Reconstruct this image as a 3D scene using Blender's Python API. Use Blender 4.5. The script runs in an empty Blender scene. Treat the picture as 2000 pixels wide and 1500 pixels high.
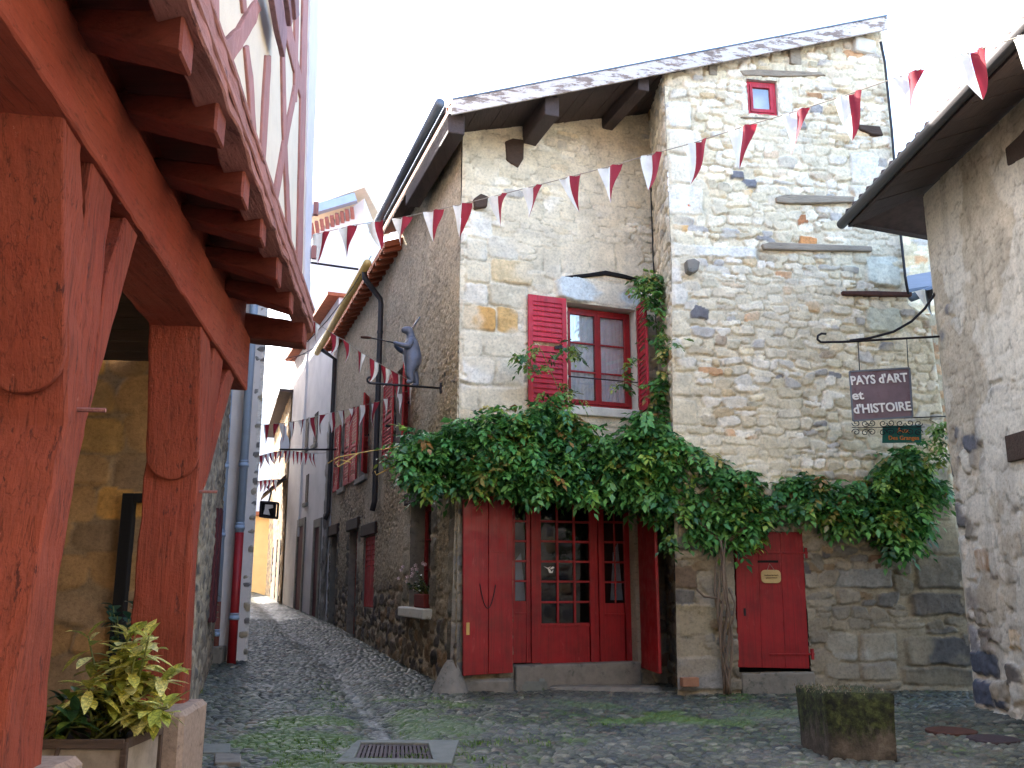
import bpy, bmesh, math, random
import numpy as np
from mathutils import Vector, Matrix, Quaternion
random.seed(7)
RNG = np.random.default_rng(11)
SC = bpy.context.scene
COL = SC.collection
R = math.radians

# ---------------------------------------------------------------- camera, sky, sun, exposure
FPX, CX, CY, PITCH, EYE = 1780.0, 1000.0, 750.0, R(12.36), 1.5
cam = bpy.data.cameras.new('camera'); co = bpy.data.objects.new('camera', cam); COL.objects.link(co)
cam.sensor_width = 36.0; cam.lens = FPX / 2000 * 36.0; cam.clip_start = 0.05; cam.clip_end = 1000
co.location = (0, 0, EYE); co.rotation_euler = (R(90) + PITCH, 0, 0)
SC.camera = co
SUN_AZ, SUN_EL = R(-45), R(30)          # azimuth from +Y, negative = to the left
w = bpy.data.worlds.new('World'); SC.world = w; w.use_nodes = True
nt = w.node_tree
bg = nt.nodes['Background']
sky = nt.nodes.new('ShaderNodeTexSky'); sky.sky_type = 'NISHITA'; sky.sun_disc = False
sky.sun_elevation = SUN_EL; sky.sun_rotation = SUN_AZ; sky.air_density = 1.0; sky.dust_density = 2.0; sky.ozone_density = 1.0
nt.links.new(sky.outputs[0], bg.inputs[0]); bg.inputs[1].default_value = 0.15
sun = bpy.data.lights.new('sun', 'SUN'); sun.energy = 3.0; sun.angle = R(0.5); sun.color = (1, .95, .86)
so = bpy.data.objects.new('sun', sun); COL.objects.link(so)
sd = Vector((math.sin(SUN_AZ) * math.cos(SUN_EL), math.cos(SUN_AZ) * math.cos(SUN_EL), math.sin(SUN_EL)))
so.rotation_euler = sd.to_track_quat('Z', 'Y').to_euler(); so.location = (-20, 20, 30)
SC.view_settings.view_transform = 'Standard'; SC.view_settings.look = 'None'
SC.view_settings.exposure = 3.2; SC.view_settings.gamma = 1.0
SC.cycles.max_bounces = 8; SC.cycles.diffuse_bounces = 5; SC.cycles.use_denoising = True

# ---------------------------------------------------------------- geometry helpers
SP, CP = math.sin(PITCH), math.cos(PITCH)
def ray(x, y):
    u = (x - CX) / FPX; v = (CY - y) / FPX
    return Vector((u, CP - v * SP, SP + v * CP))
def at_y(x, y, Y):                       # the point seen at a photo position on the vertical plane at depth Y
    r = ray(x, y); return Vector((0, 0, EYE)) + r * (Y / r.y)
def on_z(x, y, z=0.0):
    r = ray(x, y); return Vector((0, 0, EYE)) + r * ((z - EYE) / r.z)

class Fr:                                # a vertical wall plane: s along it, z up, d out of it
    def __init__(f, x, y, ux, uy, flip=False):
        f.o = Vector((x, y, 0)); f.u = Vector((ux, uy, 0)).normalized()
        f.n = Vector((f.u.y, -f.u.x, 0)) * (-1 if flip else 1)
    def pt(f, s, z, d=0.0): return f.o + f.u * s + Vector((0, 0, z)) + f.n * d
    def px(f, x, y, d=0.0):
        r = ray(x, y); c = Vector((0, 0, EYE)); o = f.o + f.n * d
        t = (o - c).dot(f.n) / r.dot(f.n); p = c + r * t
        return (p - f.o).dot(f.u), p.z
    def poly(f, pts, d=0.0): return [f.px(x, y, d) for x, y in pts]

FA = Fr(-0.80, 13.30, .93, .368)                 # main facade, left half
FB = Fr(2.41, 13.06, .990, .139)                 # main facade, projecting right half
FR = Fr(2.41, 14.57, 0, -1)                      # return between them (faces left)
FC = Fr(-0.80, 13.30, -.329, .944, flip=True)    # wall along the alley
FD = Fr(-2.62, 8.20, -.115, 1.0)                 # timber house, arcade plane
FJ = Fr(-2.14, 9.20, -.115, 1.0)                 # timber house, jetty plane
FE = Fr(5.69, 11.75, -.008, -1.0)                # right house wall
S_A_END = (Vector((2.41, 14.57, 0)) - FA.o).dot(FA.u)

def srgb(r, g, b):
    f = lambda c: (c / 12.92 if c <= .04045 else ((c + .055) / 1.055) ** 2.4)
    return (f(r / 255), f(g / 255), f(b / 255))

# ---------------------------------------------------------------- naming / tagging
WLOC = {}
def link(o): COL.objects.link(o); return o
def tag(o, label=None, cat=None, group=None, kind=None):
    if label: o['label'] = label
    if cat: o['category'] = cat
    if group: o['group'] = group
    if kind: o['kind'] = kind
    return o
def thing(name, loc, label, cat, group=None):
    o = bpy.data.objects.new(name, None); o.empty_display_size = .2; link(o)
    o.location = loc; WLOC[o.name] = Vector(loc)
    return tag(o, label, cat, group)
def place(o, parent, org):
    WLOC[o.name] = Vector(org)
    if parent is not None:
        o.parent = parent; o.location = Vector(org) - WLOC[parent.name]
    else: o.location = org
    return o

class MB:
    def __init__(s): s.v = []; s.f = []; s.m = []; s.c = []
    def add(s, vs, fs, mi=0, col=None):
        k = len(s.v); s.v += [tuple(p) for p in vs]
        for f in fs: s.f.append(tuple(i + k for i in f)); s.m.append(mi)
        if col is not None: s.c += [col] * len(vs)
        return s
    def prism(s, fr, poly, d0, d1, mi=0):
        n = len(poly)
        vs = [fr.pt(a, b, d1) for a, b in poly] + [fr.pt(a, b, d0) for a, b in poly]
        fs = [tuple(range(n)), tuple(range(2 * n - 1, n - 1, -1))]
        fs += [(i, (i + 1) % n, n + (i + 1) % n, n + i) for i in range(n)]
        return s.add(vs, fs, mi)
    def rect(s, fr, s0, s1, z0, z1, d0, d1, mi=0):
        return s.prism(fr, [(s0, z0), (s1, z0), (s1, z1), (s0, z1)], d0, d1, mi)
    def box(s, x0, x1, y0, y1, z0, z1, mi=0):
        vs = [(x, y, z) for z in (z0, z1) for y in (y0, y1) for x in (x0, x1)]
        return s.add(vs, [(0, 2, 3, 1), (4, 5, 7, 6), (0, 1, 5, 4), (2, 6, 7, 3), (0, 4, 6, 2), (1, 3, 7, 5)], mi)
    def hexa(s, a, b, mi=0):             # two quads a (4 pts) and b (4 pts)
        return s.add(list(a) + list(b), [(0, 1, 2, 3), (7, 6, 5, 4), (0, 4, 5, 1), (1, 5, 6, 2), (2, 6, 7, 3), (3, 7, 4, 0)], mi)
    def bar(s, p, q, w_, h, up=(0, 0, 1), mi=0):
        p = Vector(p); q = Vector(q); t = (q - p).normalized(); u = Vector(up)
        a = t.cross(u)
        if a.length < 1e-4: a = t.cross(Vector((1, 0, 0)))
        a.normalize(); b = a.cross(t).normalized()
        k = lambda c: [c - a * w_ / 2 - b * h / 2, c + a * w_ / 2 - b * h / 2, c + a * w_ / 2 + b * h / 2, c - a * w_ / 2 + b * h / 2]
        return s.hexa(k(p), k(q), mi)
    def tube(s, pts, r, seg=10, mi=0, cap=True):
        pts = [Vector(p) for p in pts]; rings = []; n = len(pts)
        rr = r if isinstance(r, (list, tuple)) else [r] * n
        ref = None
        for i, p in enumerate(pts):
            t = (pts[min(i + 1, n - 1)] - pts[max(i - 1, 0)]).normalized()
            if ref is None:
                ref = t.orthogonal().normalized()
            a = (ref - t * ref.dot(t))
            a = a.normalized() if a.length > 1e-5 else t.orthogonal().normalized()
            ref = a; b = t.cross(a)
            rings.append([p + (a * math.cos(k * 2 * math.pi / seg) + b * math.sin(k * 2 * math.pi / seg)) * rr[i] for k in range(seg)])
        vs = [q for g in rings for q in g]; fs = []
        for i in range(n - 1):
            for k in range(seg):
                fs.append((i * seg + k, i * seg + (k + 1) % seg, (i + 1) * seg + (k + 1) % seg, (i + 1) * seg + k))
        if cap: fs += [tuple(range(seg - 1, -1, -1)), tuple(range((n - 1) * seg, n * seg))]
        return s.add(vs, fs, mi)
    def build(s, name, mats, parent=None, org=None, smooth=False, bevel=0.0, seg=2):
        if not isinstance(mats, (list, tuple)): mats = [mats]
        A = np.array(s.v, float)
        if org is None:
            org = Vector(((A[:, 0].min() + A[:, 0].max()) / 2, (A[:, 1].min() + A[:, 1].max()) / 2, A[:, 2].min()))
        org = Vector(org); me = bpy.data.meshes.new(name)
        me.from_pydata([tuple(Vector(p) - org) for p in s.v], [], s.f)
        for m in mats: me.materials.append(m)
        if len(mats) > 1: me.polygons.foreach_set('material_index', s.m)
        if s.c and len(s.c) == len(s.v):
            at = me.attributes.new('col', 'FLOAT_COLOR', 'POINT')
            at.data.foreach_set('color', np.array([(c[0], c[1], c[2], 1) for c in s.c], np.float32).ravel())
        bm = bmesh.new(); bm.from_mesh(me); bmesh.ops.recalc_face_normals(bm, faces=bm.faces); bm.to_mesh(me); bm.free()
        if smooth: me.polygons.foreach_set('use_smooth', [True] * len(me.polygons))
        o = link(bpy.data.objects.new(name, me)); place(o, parent, org)
        if bevel:
            b = o.modifiers.new('bevel', 'BEVEL'); b.width = bevel; b.segments = seg; b.limit_method = 'ANGLE'; b.angle_limit = R(40)
        return o

def np_mesh(name, V, F, mats, parent=None, col=None, smooth=True, org=None, uv=None):
    V = np.asarray(V, np.float64); F = np.asarray(F, np.int64)
    if org is None:
        org = Vector(((V[:, 0].min() + V[:, 0].max()) / 2, (V[:, 1].min() + V[:, 1].max()) / 2, V[:, 2].min()))
    V = V - np.array(org); me = bpy.data.meshes.new(name); k = F.shape[1]
    me.vertices.add(len(V)); me.vertices.foreach_set('co', V.astype(np.float32).ravel())
    me.loops.add(F.size); me.loops.foreach_set('vertex_index', F.astype(np.int32).ravel())
    me.polygons.add(len(F)); me.polygons.foreach_set('loop_start', (np.arange(len(F)) * k).astype(np.int32))
    me.update(calc_edges=True)
    if smooth: me.polygons.foreach_set('use_smooth', np.ones(len(F), bool))
    if col is not None:
        c = np.ones((len(V), 4), np.float32); c[:, :3] = col
        at = me.attributes.new('col', 'FLOAT_COLOR', 'POINT'); at.data.foreach_set('color', c.ravel())
    for m in (mats if isinstance(mats, (list, tuple)) else [mats]): me.materials.append(m)
    me.validate()
    o = link(bpy.data.objects.new(name, me)); return place(o, parent, org)

# ---------------------------------------------------------------- numpy noise
TAB = np.random.default_rng(5).random((256, 256))
def vnoise(x, y):
    xi = np.floor(x).astype(int); yi = np.floor(y).astype(int); fx = x - xi; fy = y - yi
    fx = fx * fx * (3 - 2 * fx); fy = fy * fy * (3 - 2 * fy)
    g = lambda a, b: TAB[a & 255, b & 255]
    return (g(xi, yi) * (1 - fx) + g(xi + 1, yi) * fx) * (1 - fy) + (g(xi, yi + 1) * (1 - fx) + g(xi + 1, yi + 1) * fx) * fy
def fbm(x, y, o=4):
    t = 0; a = .5; n = 0
    for k in range(o):
        t = t + a * vnoise(x * 2 ** k + 17.3 * k, y * 2 ** k + 9.1 * k); n += a; a *= .5
    return t / n
def sstep(a, b, x):
    t = np.clip((x - a) / (b - a), 0, 1); return t * t * (3 - 2 * t)

# ---------------------------------------------------------------- masonry: every stone is modelled relief on a fine grid
def courses(s0, s1, z0, z1, ch, cw, seed, thin=.18, stagger=.25):
    r = np.random.default_rng(seed); out = []; z = z0
    while z < z1:
        h = r.uniform(*ch); s = s0 - r.uniform(0, cw[1])
        while s < s1:
            wd = r.uniform(*cw) * (.7 if r.random() < .25 else 1)
            dz = r.uniform(-stagger, stagger) * h
            if r.random() < thin and h > .12:
                k = r.uniform(.4, .6)
                out.append((s + wd / 2, z + h * k / 2 + dz, wd / 2, h * k / 2, r.uniform(2.6, 5)))
                out.append((s + wd / 2 + r.uniform(-.04, .04), z + h * (1 + k) / 2 + dz, wd / 2 * r.uniform(.7, 1.05), h * (1 - k) / 2, r.uniform(2.6, 5)))
            else:
                out.append((s + wd / 2, z + h / 2 + dz, wd / 2, h / 2 * r.uniform(.85, 1.12), r.uniform(2.6, 5.5)))
            s += wd
        z += h
    return out

def relief(S, Z, stones, cols, warp=.05, wsc=3.0, gap=.93, edge=.30, amp=.03, mort=(.4, .36, .3), mort2=None, mortlow=None, seed=3, offs=None, rough=.012, cover=None, skew=1.0, crack=0.0):
    r = np.random.default_rng(seed)
    W = S + (fbm(S * wsc + 5, Z * wsc + 3) - .5) * 2 * warp + (fbm(S * wsc * 4 + 1, Z * wsc * 4 + 8, 3) - .5) * warp * .7
    Q = Z + (fbm(S * wsc + 55, Z * wsc + 33) - .5) * 2 * warp + (fbm(S * wsc * 4 + 91, Z * wsc * 4 + 18, 3) - .5) * warp * .7
    D = np.full(S.shape, 9.0); ID = np.zeros(S.shape, int)
    zc = Z[:, 0]; smin = S.min(1).min(); ns = S.shape[1]
    zs = np.sort(zc); dz = max(1e-6, (zc[-1] - zc[0]) / (len(zc) - 1)); sl = S[:, 0]; sr = S[:, -1]
    SK = np.random.default_rng(seed + 99).normal(0, 1, (len(stones), 4)) * np.array([.26, .06, .14, .16]) * skew * np.array([0. if q[4] == 9.0 else 1. for q in stones])[:, None]; SK = np.clip(SK, -.3, .3)
    for i, (cs, cz, hw, hh, p) in enumerate(stones):
        a = int((cz - hh * 1.5 - warp * 2 - zc[0]) / dz); b = int((cz + hh * 1.5 + warp * 2 - zc[0]) / dz) + 2
        a = max(a, 0); b = min(b, len(zc))
        if a >= b: continue
        l0 = sl[a:b].min(); l1 = sl[a:b].max(); r0 = sr[a:b].min(); r1 = sr[a:b].max()
        lo = cs - hw * 1.5 - warp * 2; hi = cs + hw * 1.5 + warp * 2
        c0 = int(min((lo - l1) / max(r0 - l1, .01), (lo - l0) / max(r1 - l0, .01)) * (ns - 1)) - 2
        c1 = int(max((hi - l0) / max(r0 - l0, .01), (hi - l1) / max(r0 - l1, .01)) * (ns - 1)) + 3
        c0 = max(c0, 0); c1 = min(c1, ns)
        if c0 >= c1: continue
        dx = W[a:b, c0:c1] - cs; dq = Q[a:b, c0:c1] - cz; k1, k2, k3, k4 = SK[i]
        d = ((np.abs(dx + k1 * dq) / (hw * (1 + k3 * dq / hh))) ** p + (np.abs(dq + k2 * dx) / (hh * (1 + k4 * dx / hw))) ** p) ** (1 / p)
        m = d < D[a:b, c0:c1]
        D[a:b, c0:c1][m] = d[m]; ID[a:b, c0:c1][m] = i
    n = len(stones); o = r.uniform(-.35, .55, n) if offs is None else offs
    tx = r.normal(0, .5, n); tz = r.normal(0, .5, n)
    st = np.array(stones)
    cov = sstep(gap + .06, gap - .07, D)
    dome = sstep(0, 1, np.clip((gap - D) / edge, 0, 1))
    til = tx[ID] * (W - st[ID, 0]) + tz[ID] * (Q - st[ID, 1])
    H = cov * (amp * (.55 * dome + .3 + .5 * o[ID]) + til * .12 * np.minimum(1, st[ID, 3] * 8))
    fine = fbm(S * 16, Z * 16, 4) - .5
    H = H + fine * rough * 1.6 + (fbm(S * .9, Z * .9, 2) - .5) * amp * .8
    cc = np.array(cols)[ID] * (1 + (fbm(S * 9 + 40, Z * 9, 3) - .5)[..., None] * .5)
    mo = np.array(mort) * (1 + (fbm(S * 5, Z * 5 + 60, 3) - .5)[..., None] * .5)
    if mortlow is not None:
        q = sstep(3.1, 2.0, Z + (fbm(S * 1.2, Z * 1.2, 3) - .5) * 1.2)[..., None]; mo = mo * (1 - q) + np.array(mortlow) * (mo / np.array(mort)) * q
    if mort2 is not None:
        q = sstep(.5, .56, fbm(S * 1.3 + 21, Z * 1.0 + 43, 5))[..., None]; q2 = sstep(.54, .64, fbm(S * 5 + 2, Z * .8 + 3, 4))[..., None] * .35; mo = mo * (1 - q) + np.array(mort2) * q; mo = mo * (1 - q2 * .5)
    k = cov[..., None]
    if crack:                            # open joints and fractured edges, plus shadow lines painted darker under each stone
        band = np.exp(-((D - gap - .03) / .085) ** 2); br = sstep(.42, .62, fbm(S * 4.5 + 31, Z * 7 + 77, 4)); und = sstep(.35, -.35, (Q - st[ID, 1]) / st[ID, 3] * .5)
        ck = np.clip(band * br * (.45 + .75 * und), 0, 1) * crack
        fr_ = np.abs(fbm(S * 11 + 3, Z * 20 + 9, 4) - .5); fz = sstep(.035, .0, fr_) * sstep(.5, .66, fbm(S * 2.2 + 8, Z * 2.2 + 5, 3)) * crack * .55
        ck = np.maximum(ck, fz); H = H - ck * amp * .55; k_ = (1 - .62 * ck)[..., None]; cc = cc * k_; mo = mo * k_
    if cover is not None:                # render / mortar smeared over the stones
        c = cover(S, Z); k = k * (1 - c)[..., None]; H = H * (1 - .8 * c) + c * amp * .75
    return H, mo * (1 - k) + cc * k, cov

def palette(n, items, seed, jit=.12):
    r = np.random.default_rng(seed); wts = np.array([i[0] for i in items], float); wts /= wts.sum()
    idx = r.choice(len(items), n, p=wts); base = np.array([srgb(*i[1]) for i in items])
    return base[idx] * (1 + r.normal(0, jit, (n, 1)))

def grid_faces(nz, ns, mask=None):
    i = np.arange((nz - 1) * (ns - 1)).reshape(nz - 1, ns - 1)
    a = (np.arange(nz - 1)[:, None] * ns + np.arange(ns - 1)[None, :])
    F = np.stack([a, a + 1, a + 1 + ns, a + ns], -1)
    return (F[mask] if mask is not None else F.reshape(-1, 4))

def compact(V, F, col):
    u, inv = np.unique(F, return_inverse=True); return V[u], inv.reshape(F.shape), col[u]

def stone_wall(name, fr, z0, z1, sl, sr, res, stones, cols, mat, parent, openings=(), top=None, explicit=(), seed=3, d=0.0, edgefade=.05, **kw):
    nz = int((z1 - z0) / res) + 1; zz = np.linspace(z0, z1, nz)
    SL = sl(zz) if callable(sl) else np.full(nz, sl); SR = sr(zz) if callable(sr) else np.full(nz, sr)
    ns = int(abs(SR - SL).max() / res) + 1
    f = np.linspace(0, 1, ns)[None, :]
    S = SL[:, None] * (1 - f) + SR[:, None] * f; Z = np.repeat(zz[:, None], ns, 1)
    st = list(stones); cl = [tuple(c) for c in cols]; of = list(np.random.default_rng(seed).uniform(-.35, .55, len(st)))
    ex = []
    for (a, b, c, e, colr, pr) in explicit:
        keep = [i for i, q in enumerate(st) if not (a - .02 < q[0] < b + .02 and c - .02 < q[1] < e + .02)]
        st = [st[i] for i in keep]; cl = [cl[i] for i in keep]; of = [of[i] for i in keep]
        ex.append(((a + b) / 2, (c + e) / 2, (b - a) / 2 * 1.075, (e - c) / 2 * 1.075, 9.0, colr, pr))
    for q in ex: st.append(q[:5]); cl.append(q[5]); of.append(q[6])
    H, C, cov = relief(S, Z, st, cl, seed=seed, offs=np.array(of), **kw)
    ef = np.minimum(sstep(0, edgefade, S - S[:, :1]), sstep(0, edgefade, S[:, -1:] - S)); H = H * (.25 + .75 * ef)
    sc = (S[:-1, :-1] + S[1:, 1:]) / 2; zc = (Z[:-1, :-1] + Z[1:, 1:]) / 2; mask = np.ones(sc.shape, bool)
    for (a, b, c, e) in openings:
        mask &= ~((sc > a) & (sc < b) & (zc > c) & (zc < e))
        for edge in (a, b):
            m = (np.abs(S - edge) < res * .55) & (Z > c - res) & (Z < e + res); S[m] = edge
        for edge in (c, e):
            m = (np.abs(Z - edge) < res * .55) & (S > a - res) & (S < b + res); Z[m] = edge
    if top is not None: mask &= zc < top(sc)
    o3 = np.array(fr.o); u3 = np.array(fr.u); n3 = np.array(fr.n)
    V = o3 + S[..., None] * u3 + (H + d)[..., None] * n3; V[..., 2] = Z
    F = grid_faces(nz, ns, mask)
    if fr.n.dot(fr.u.cross(Vector((0, 0, 1)))) < 0: F = F[:, ::-1]
    V, F, C = compact(V.reshape(-1, 3), F, C.reshape(-1, 3))
    return np_mesh(name, V, F, mat, parent, col=C)
# ---------------------------------------------------------------- materials
def newmat(name):
    m = bpy.data.materials.new(name); m.use_nodes = True
    n = m.node_tree.nodes; l = m.node_tree.links; return m, n, l, n['Principled BSDF']
def nd(n, t, **kw):
    x = n.new(t)
    for k, v in kw.items(): setattr(x, k, v)
    return x
def pos(n, l, scale=(1, 1, 1)):
    g = n.new('ShaderNodeNewGeometry'); mp = n.new('ShaderNodeMapping'); mp.inputs['Scale'].default_value = scale
    l.new(g.outputs['Position'], mp.inputs['Vector']); return mp.outputs['Vector']
def noise(n, l, vec, scale, detail=5, rough=.6):
    t = n.new('ShaderNodeTexNoise'); t.inputs['Scale'].default_value = scale; t.inputs['Detail'].default_value = detail
    t.inputs['Roughness'].default_value = rough; l.new(vec, t.inputs['Vector']); return t.outputs['Fac']
def ramp(n, l, fac, stops):
    r = n.new('ShaderNodeValToRGB'); e = r.color_ramp.elements
    while len(e) < len(stops): e.new(.5)
    for i, (p, c) in enumerate(stops):
        e[i].position = p; e[i].color = (c[0], c[1], c[2], 1) if not isinstance(c, (int, float)) else (c, c, c, 1)
    l.new(fac, r.inputs[0]); return r.outputs[0]
def mix(n, l, a, b, fac, mode='MIX'):
    x = n.new('ShaderNodeMix'); x.data_type = 'RGBA'; x.blend_type = mode
    for s, v in (('A', a), ('B', b)):
        k = [i for i in x.inputs if i.name == s and i.type == 'RGBA'][0]
        if hasattr(v, 'is_output'): l.new(v, k)
        else: k.default_value = (v[0], v[1], v[2], 1)
    if hasattr(fac, 'is_output'): l.new(fac, x.inputs[0])
    else: x.inputs[0].default_value = fac
    return [o for o in x.outputs if o.type == 'RGBA'][0]
def bump(n, l, bs, hs, strength=.4, dist=.02):
    prev = None
    for h, st in hs:
        b = n.new('ShaderNodeBump'); b.inputs['Strength'].default_value = st; b.inputs['Distance'].default_value = dist
        l.new(h, b.inputs['Height'])
        if prev: l.new(prev, b.inputs['Normal'])
        prev = b.outputs[0]
    l.new(prev, bs.inputs['Normal'])

def m_attr(name, rough=.93, var=.5, bscale=70, bst=.5, spec=.3, rvar=None):   # colour from the modelled stones
    m, n, l, b = newmat(name); a = nd(n, 'ShaderNodeAttribute', attribute_name='col'); p = pos(n, l)
    f1 = noise(n, l, p, 26, 6, .65); v = ramp(n, l, f1, [(.25, 1 - var), (.5, 1.0), (.78, 1 + var * .6)])
    c = mix(n, l, a.outputs['Color'], v, 1.0, 'MULTIPLY')
    l.new(c, b.inputs['Base Color']); b.inputs['Roughness'].default_value = rough; b.inputs['Specular IOR Level'].default_value = spec
    if rvar:
        rr = ramp(n, l, noise(n, l, p, 5, 4), [(.35, rvar[0]), (.65, rvar[1])]); l.new(rr, b.inputs['Roughness'])
    bump(n, l, b, [(noise(n, l, p, bscale, 6, .7), bst), (noise(n, l, p, bscale * .25, 4), bst * .6)], dist=.015)
    return m
M = {}
M['stone'] = m_attr('masonry', var=.34, bst=.4)
M['roughcast'] = m_attr('roughcast_masonry', bscale=45, bst=.9, var=.45)
M['cobble'] = m_attr('cobbles', rough=.5, var=.35, bscale=60, bst=.35, spec=.5, rvar=(.34, .62))
M['leaf_attr'] = None
def m_plain(name, c, rough=.85, var=.25, vs=8, bs=60, bst=.3, metal=0, spec=.4, c2=None, thr=None, c2s=4):
    m, n, l, b = newmat(name); p = pos(n, l); base = srgb(*c)
    v = ramp(n, l, noise(n, l, p, vs, 6, .65), [(.3, 1 - var), (.55, 1.0), (.8, 1 + var * .6)])
    cc = mix(n, l, base, v, 1.0, 'MULTIPLY')
    if c2:
        f = ramp(n, l, noise(n, l, p, c2s, 7, .7), [(thr, 0), (min(1, thr + .06), 1)]); cc = mix(n, l, cc, srgb(*c2), f)
    l.new(cc, b.inputs['Base Color']); b.inputs['Roughness'].default_value = rough; b.inputs['Metallic'].default_value = metal
    b.inputs['Specular IOR Level'].default_value = spec
    if bst: bump(n, l, b, [(noise(n, l, p, bs, 6, .7), bst)], dist=.01)
    return m
def m_wood(name, c, axis, dark=.35, rough=.75, bst=.6, chip=None, chipc=(150, 140, 130), sc=1.0, thr=.62, spec=.3, blot=False):
    m, n, l, b = newmat(name); s = [26 * sc, 26 * sc, 26 * sc]; s[axis] = 1.6 * sc; p = pos(n, l, s); q = pos(n, l)
    g = noise(n, l, p, 1.0, 7, .7)
    v = ramp(n, l, g, [(.28, dark), (.42, .85), (.6, 1.0), (.8, 1.12)])
    lg = ramp(n, l, noise(n, l, q, 2.2, 4), [(.3, .78), (.7, 1.12)])
    c1 = mix(n, l, mix(n, l, srgb(*c), v, 1.0, 'MULTIPLY'), lg, 1.0, 'MULTIPLY')
    if blot:
        s3 = [16 * sc] * 3; s3[axis] = .5 * sc; ckn = noise(n, l, pos(n, l, s3), 1.0, 3, .5); ck = ramp(n, l, ckn, [(.487, 1), (.497, .62), (.503, .62), (.513, 1)]); c1 = mix(n, l, c1, ck, 1.0, 'MULTIPLY')
        f2 = ramp(n, l, noise(n, l, q, 1.1, 6, .7), [(.40, 0), (.62, 1)]); c1 = mix(n, l, c1, mix(n, l, c1, (.72, .58, .56), 1.0, 'MULTIPLY'), f2)
        f3 = ramp(n, l, noise(n, l, q, 16, 6, .75), [(.66, 0), (.72, 1)]); c1 = mix(n, l, c1, srgb(196, 128, 108), f3)
    if chip:
        s2 = [20 * sc] * 3; s2[axis] = 4 * sc
        f = ramp(n, l, noise(n, l, pos(n, l, s2), 1.0, 8, .75), [(thr, 0), (thr + .03, 1)])
        c1 = mix(n, l, c1, srgb(*chipc), f)
    l.new(c1, b.inputs['Base Color']); b.inputs['Roughness'].default_value = rough; b.inputs['Specular IOR Level'].default_value = spec
    bump(n, l, b, [(g, bst), (noise(n, l, q, 40, 5), bst * .35)] + ([(ck, .3)] if blot else []), dist=.03 if blot else .02)
    return m
RW = (168, 84, 63)
M['ox_z'] = m_wood('red_limewashed_post', RW, 2, dark=.42, bst=1.0, chip=True, chipc=(96, 48, 40), thr=.60, blot=True)
M['ox_y'] = m_wood('red_limewashed_beam', RW, 1, dark=.5, bst=.5, blot=True)
M['ox_x'] = m_wood('red_limewashed_joist', (138, 72, 58), 0, dark=.45, bst=.6)
M['rough_y'] = m_wood('weathered_sill_timber', (172, 118, 108), 1, dark=.28, bst=1.0, chip=True, chipc=(112, 72, 68), thr=.58)
M['stud'] = m_wood('faded_pink_timber', (168, 118, 112), 2, dark=.55, bst=.6, chip=True, chipc=(196, 150, 142), thr=.64)
M['boards'] = m_wood('old_mauve_board', (142, 108, 112), 2, dark=.5)
M['dark_wood'] = m_wood('dark_old_timber', (74, 58, 48), 0, dark=.5)
M['dark_wood_z'] = m_wood('dark_old_upright', (58, 44, 38), 2, dark=.5)
M['grey_wood'] = m_wood('grey_weathered_lintel', (158, 146, 128), 0, dark=.3, bst=.9)
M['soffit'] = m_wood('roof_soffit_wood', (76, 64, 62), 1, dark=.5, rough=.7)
M['soffit_red'] = m_wood('red_brown_eave_wood', (158, 84, 54), 0, dark=.35)
M['fascia'] = m_wood('peeling_white_fascia', (146, 130, 120), 0, dark=.5, chip=True, chipc=(204, 196, 190), thr=.45, sc=.55)
def m_worn(name, c, rough):              # old gloss paint: faded patches, vertical rain streaks, small chips, dirty scuffs
    m, n, l, b = newmat(name); p = pos(n, l)
    v = ramp(n, l, noise(n, l, p, 2.4, 6, .65), [(.3, .72), (.5, 1.0), (.75, 1.25)]); cc = mix(n, l, srgb(*c), v, 1.0, 'MULTIPLY')
    st = ramp(n, l, noise(n, l, pos(n, l, (34, 34, 1.3)), 1.0, 5, .65), [(.45, 0), (.75, 1)]); cc = mix(n, l, cc, mix(n, l, cc, (.58, .55, .6), 1.0, 'MULTIPLY'), st)
    fd = ramp(n, l, noise(n, l, pos(n, l, (9, 9, 3)), 1.0, 7, .7), [(.6, 0), (.75, 1)]); cc = mix(n, l, cc, tuple(min(1, x * 1.2 + .04) for x in srgb(*c)), fd)
    ch = ramp(n, l, noise(n, l, pos(n, l, (46, 46, 18)), 1.0, 6, .75), [(.735, 0), (.75, 1)]); cc = mix(n, l, cc, srgb(150, 104, 92), ch)
    l.new(cc, b.inputs['Base Color']); l.new(ramp(n, l, noise(n, l, p, 6, 4), [(.3, rough - .1), (.7, rough + .2)]), b.inputs['Roughness'])
    bump(n, l, b, [(noise(n, l, pos(n, l, (60, 60, 6)), 1.0, 5, .6), .22), (ch, .25)], dist=.006); return m
M['red'] = m_worn('dark_red_door_paint', (142, 9, 18), .5)
M['red_s'] = m_worn('raspberry_shutter_paint', (188, 38, 56), .55)
M['red_alley'] = m_worn('faded_red_shutter_paint', (178, 46, 44), .6)
M['red_brown'] = m_wood('red_brown_door_wood', (142, 58, 40), 2, dark=.6)
M['maroon'] = m_wood('maroon_shutter_wood', (92, 44, 48), 2, dark=.6)
M['iron'] = m_plain('wrought_iron', (46, 44, 48), .55, .3, 20, 60, .3, metal=.6)
M['rust'] = m_plain('rusty_iron', (82, 52, 42), .8, .35, 14, 60, .4, metal=.2)
M['zinc'] = m_plain('zinc_gutter', (104, 112, 124), .5, .2, 5, 40, .1, metal=.4)
M['pipe_blue'] = m_plain('blue_grey_pipe_paint', (146, 164, 188), .42, .12, 4, 40, .06)
M['pipe_red'] = m_plain('red_pipe_paint', (150, 30, 36), .5, .25, 5, 40, .1)
M['pipe_brown'] = m_plain('brown_cast_iron', (112, 62, 50), .7, .3, 6, 40, .2)
M['pipe_black'] = m_plain('black_pipe', (50, 46, 48), .5, .25, 6, 40, .1)
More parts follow.
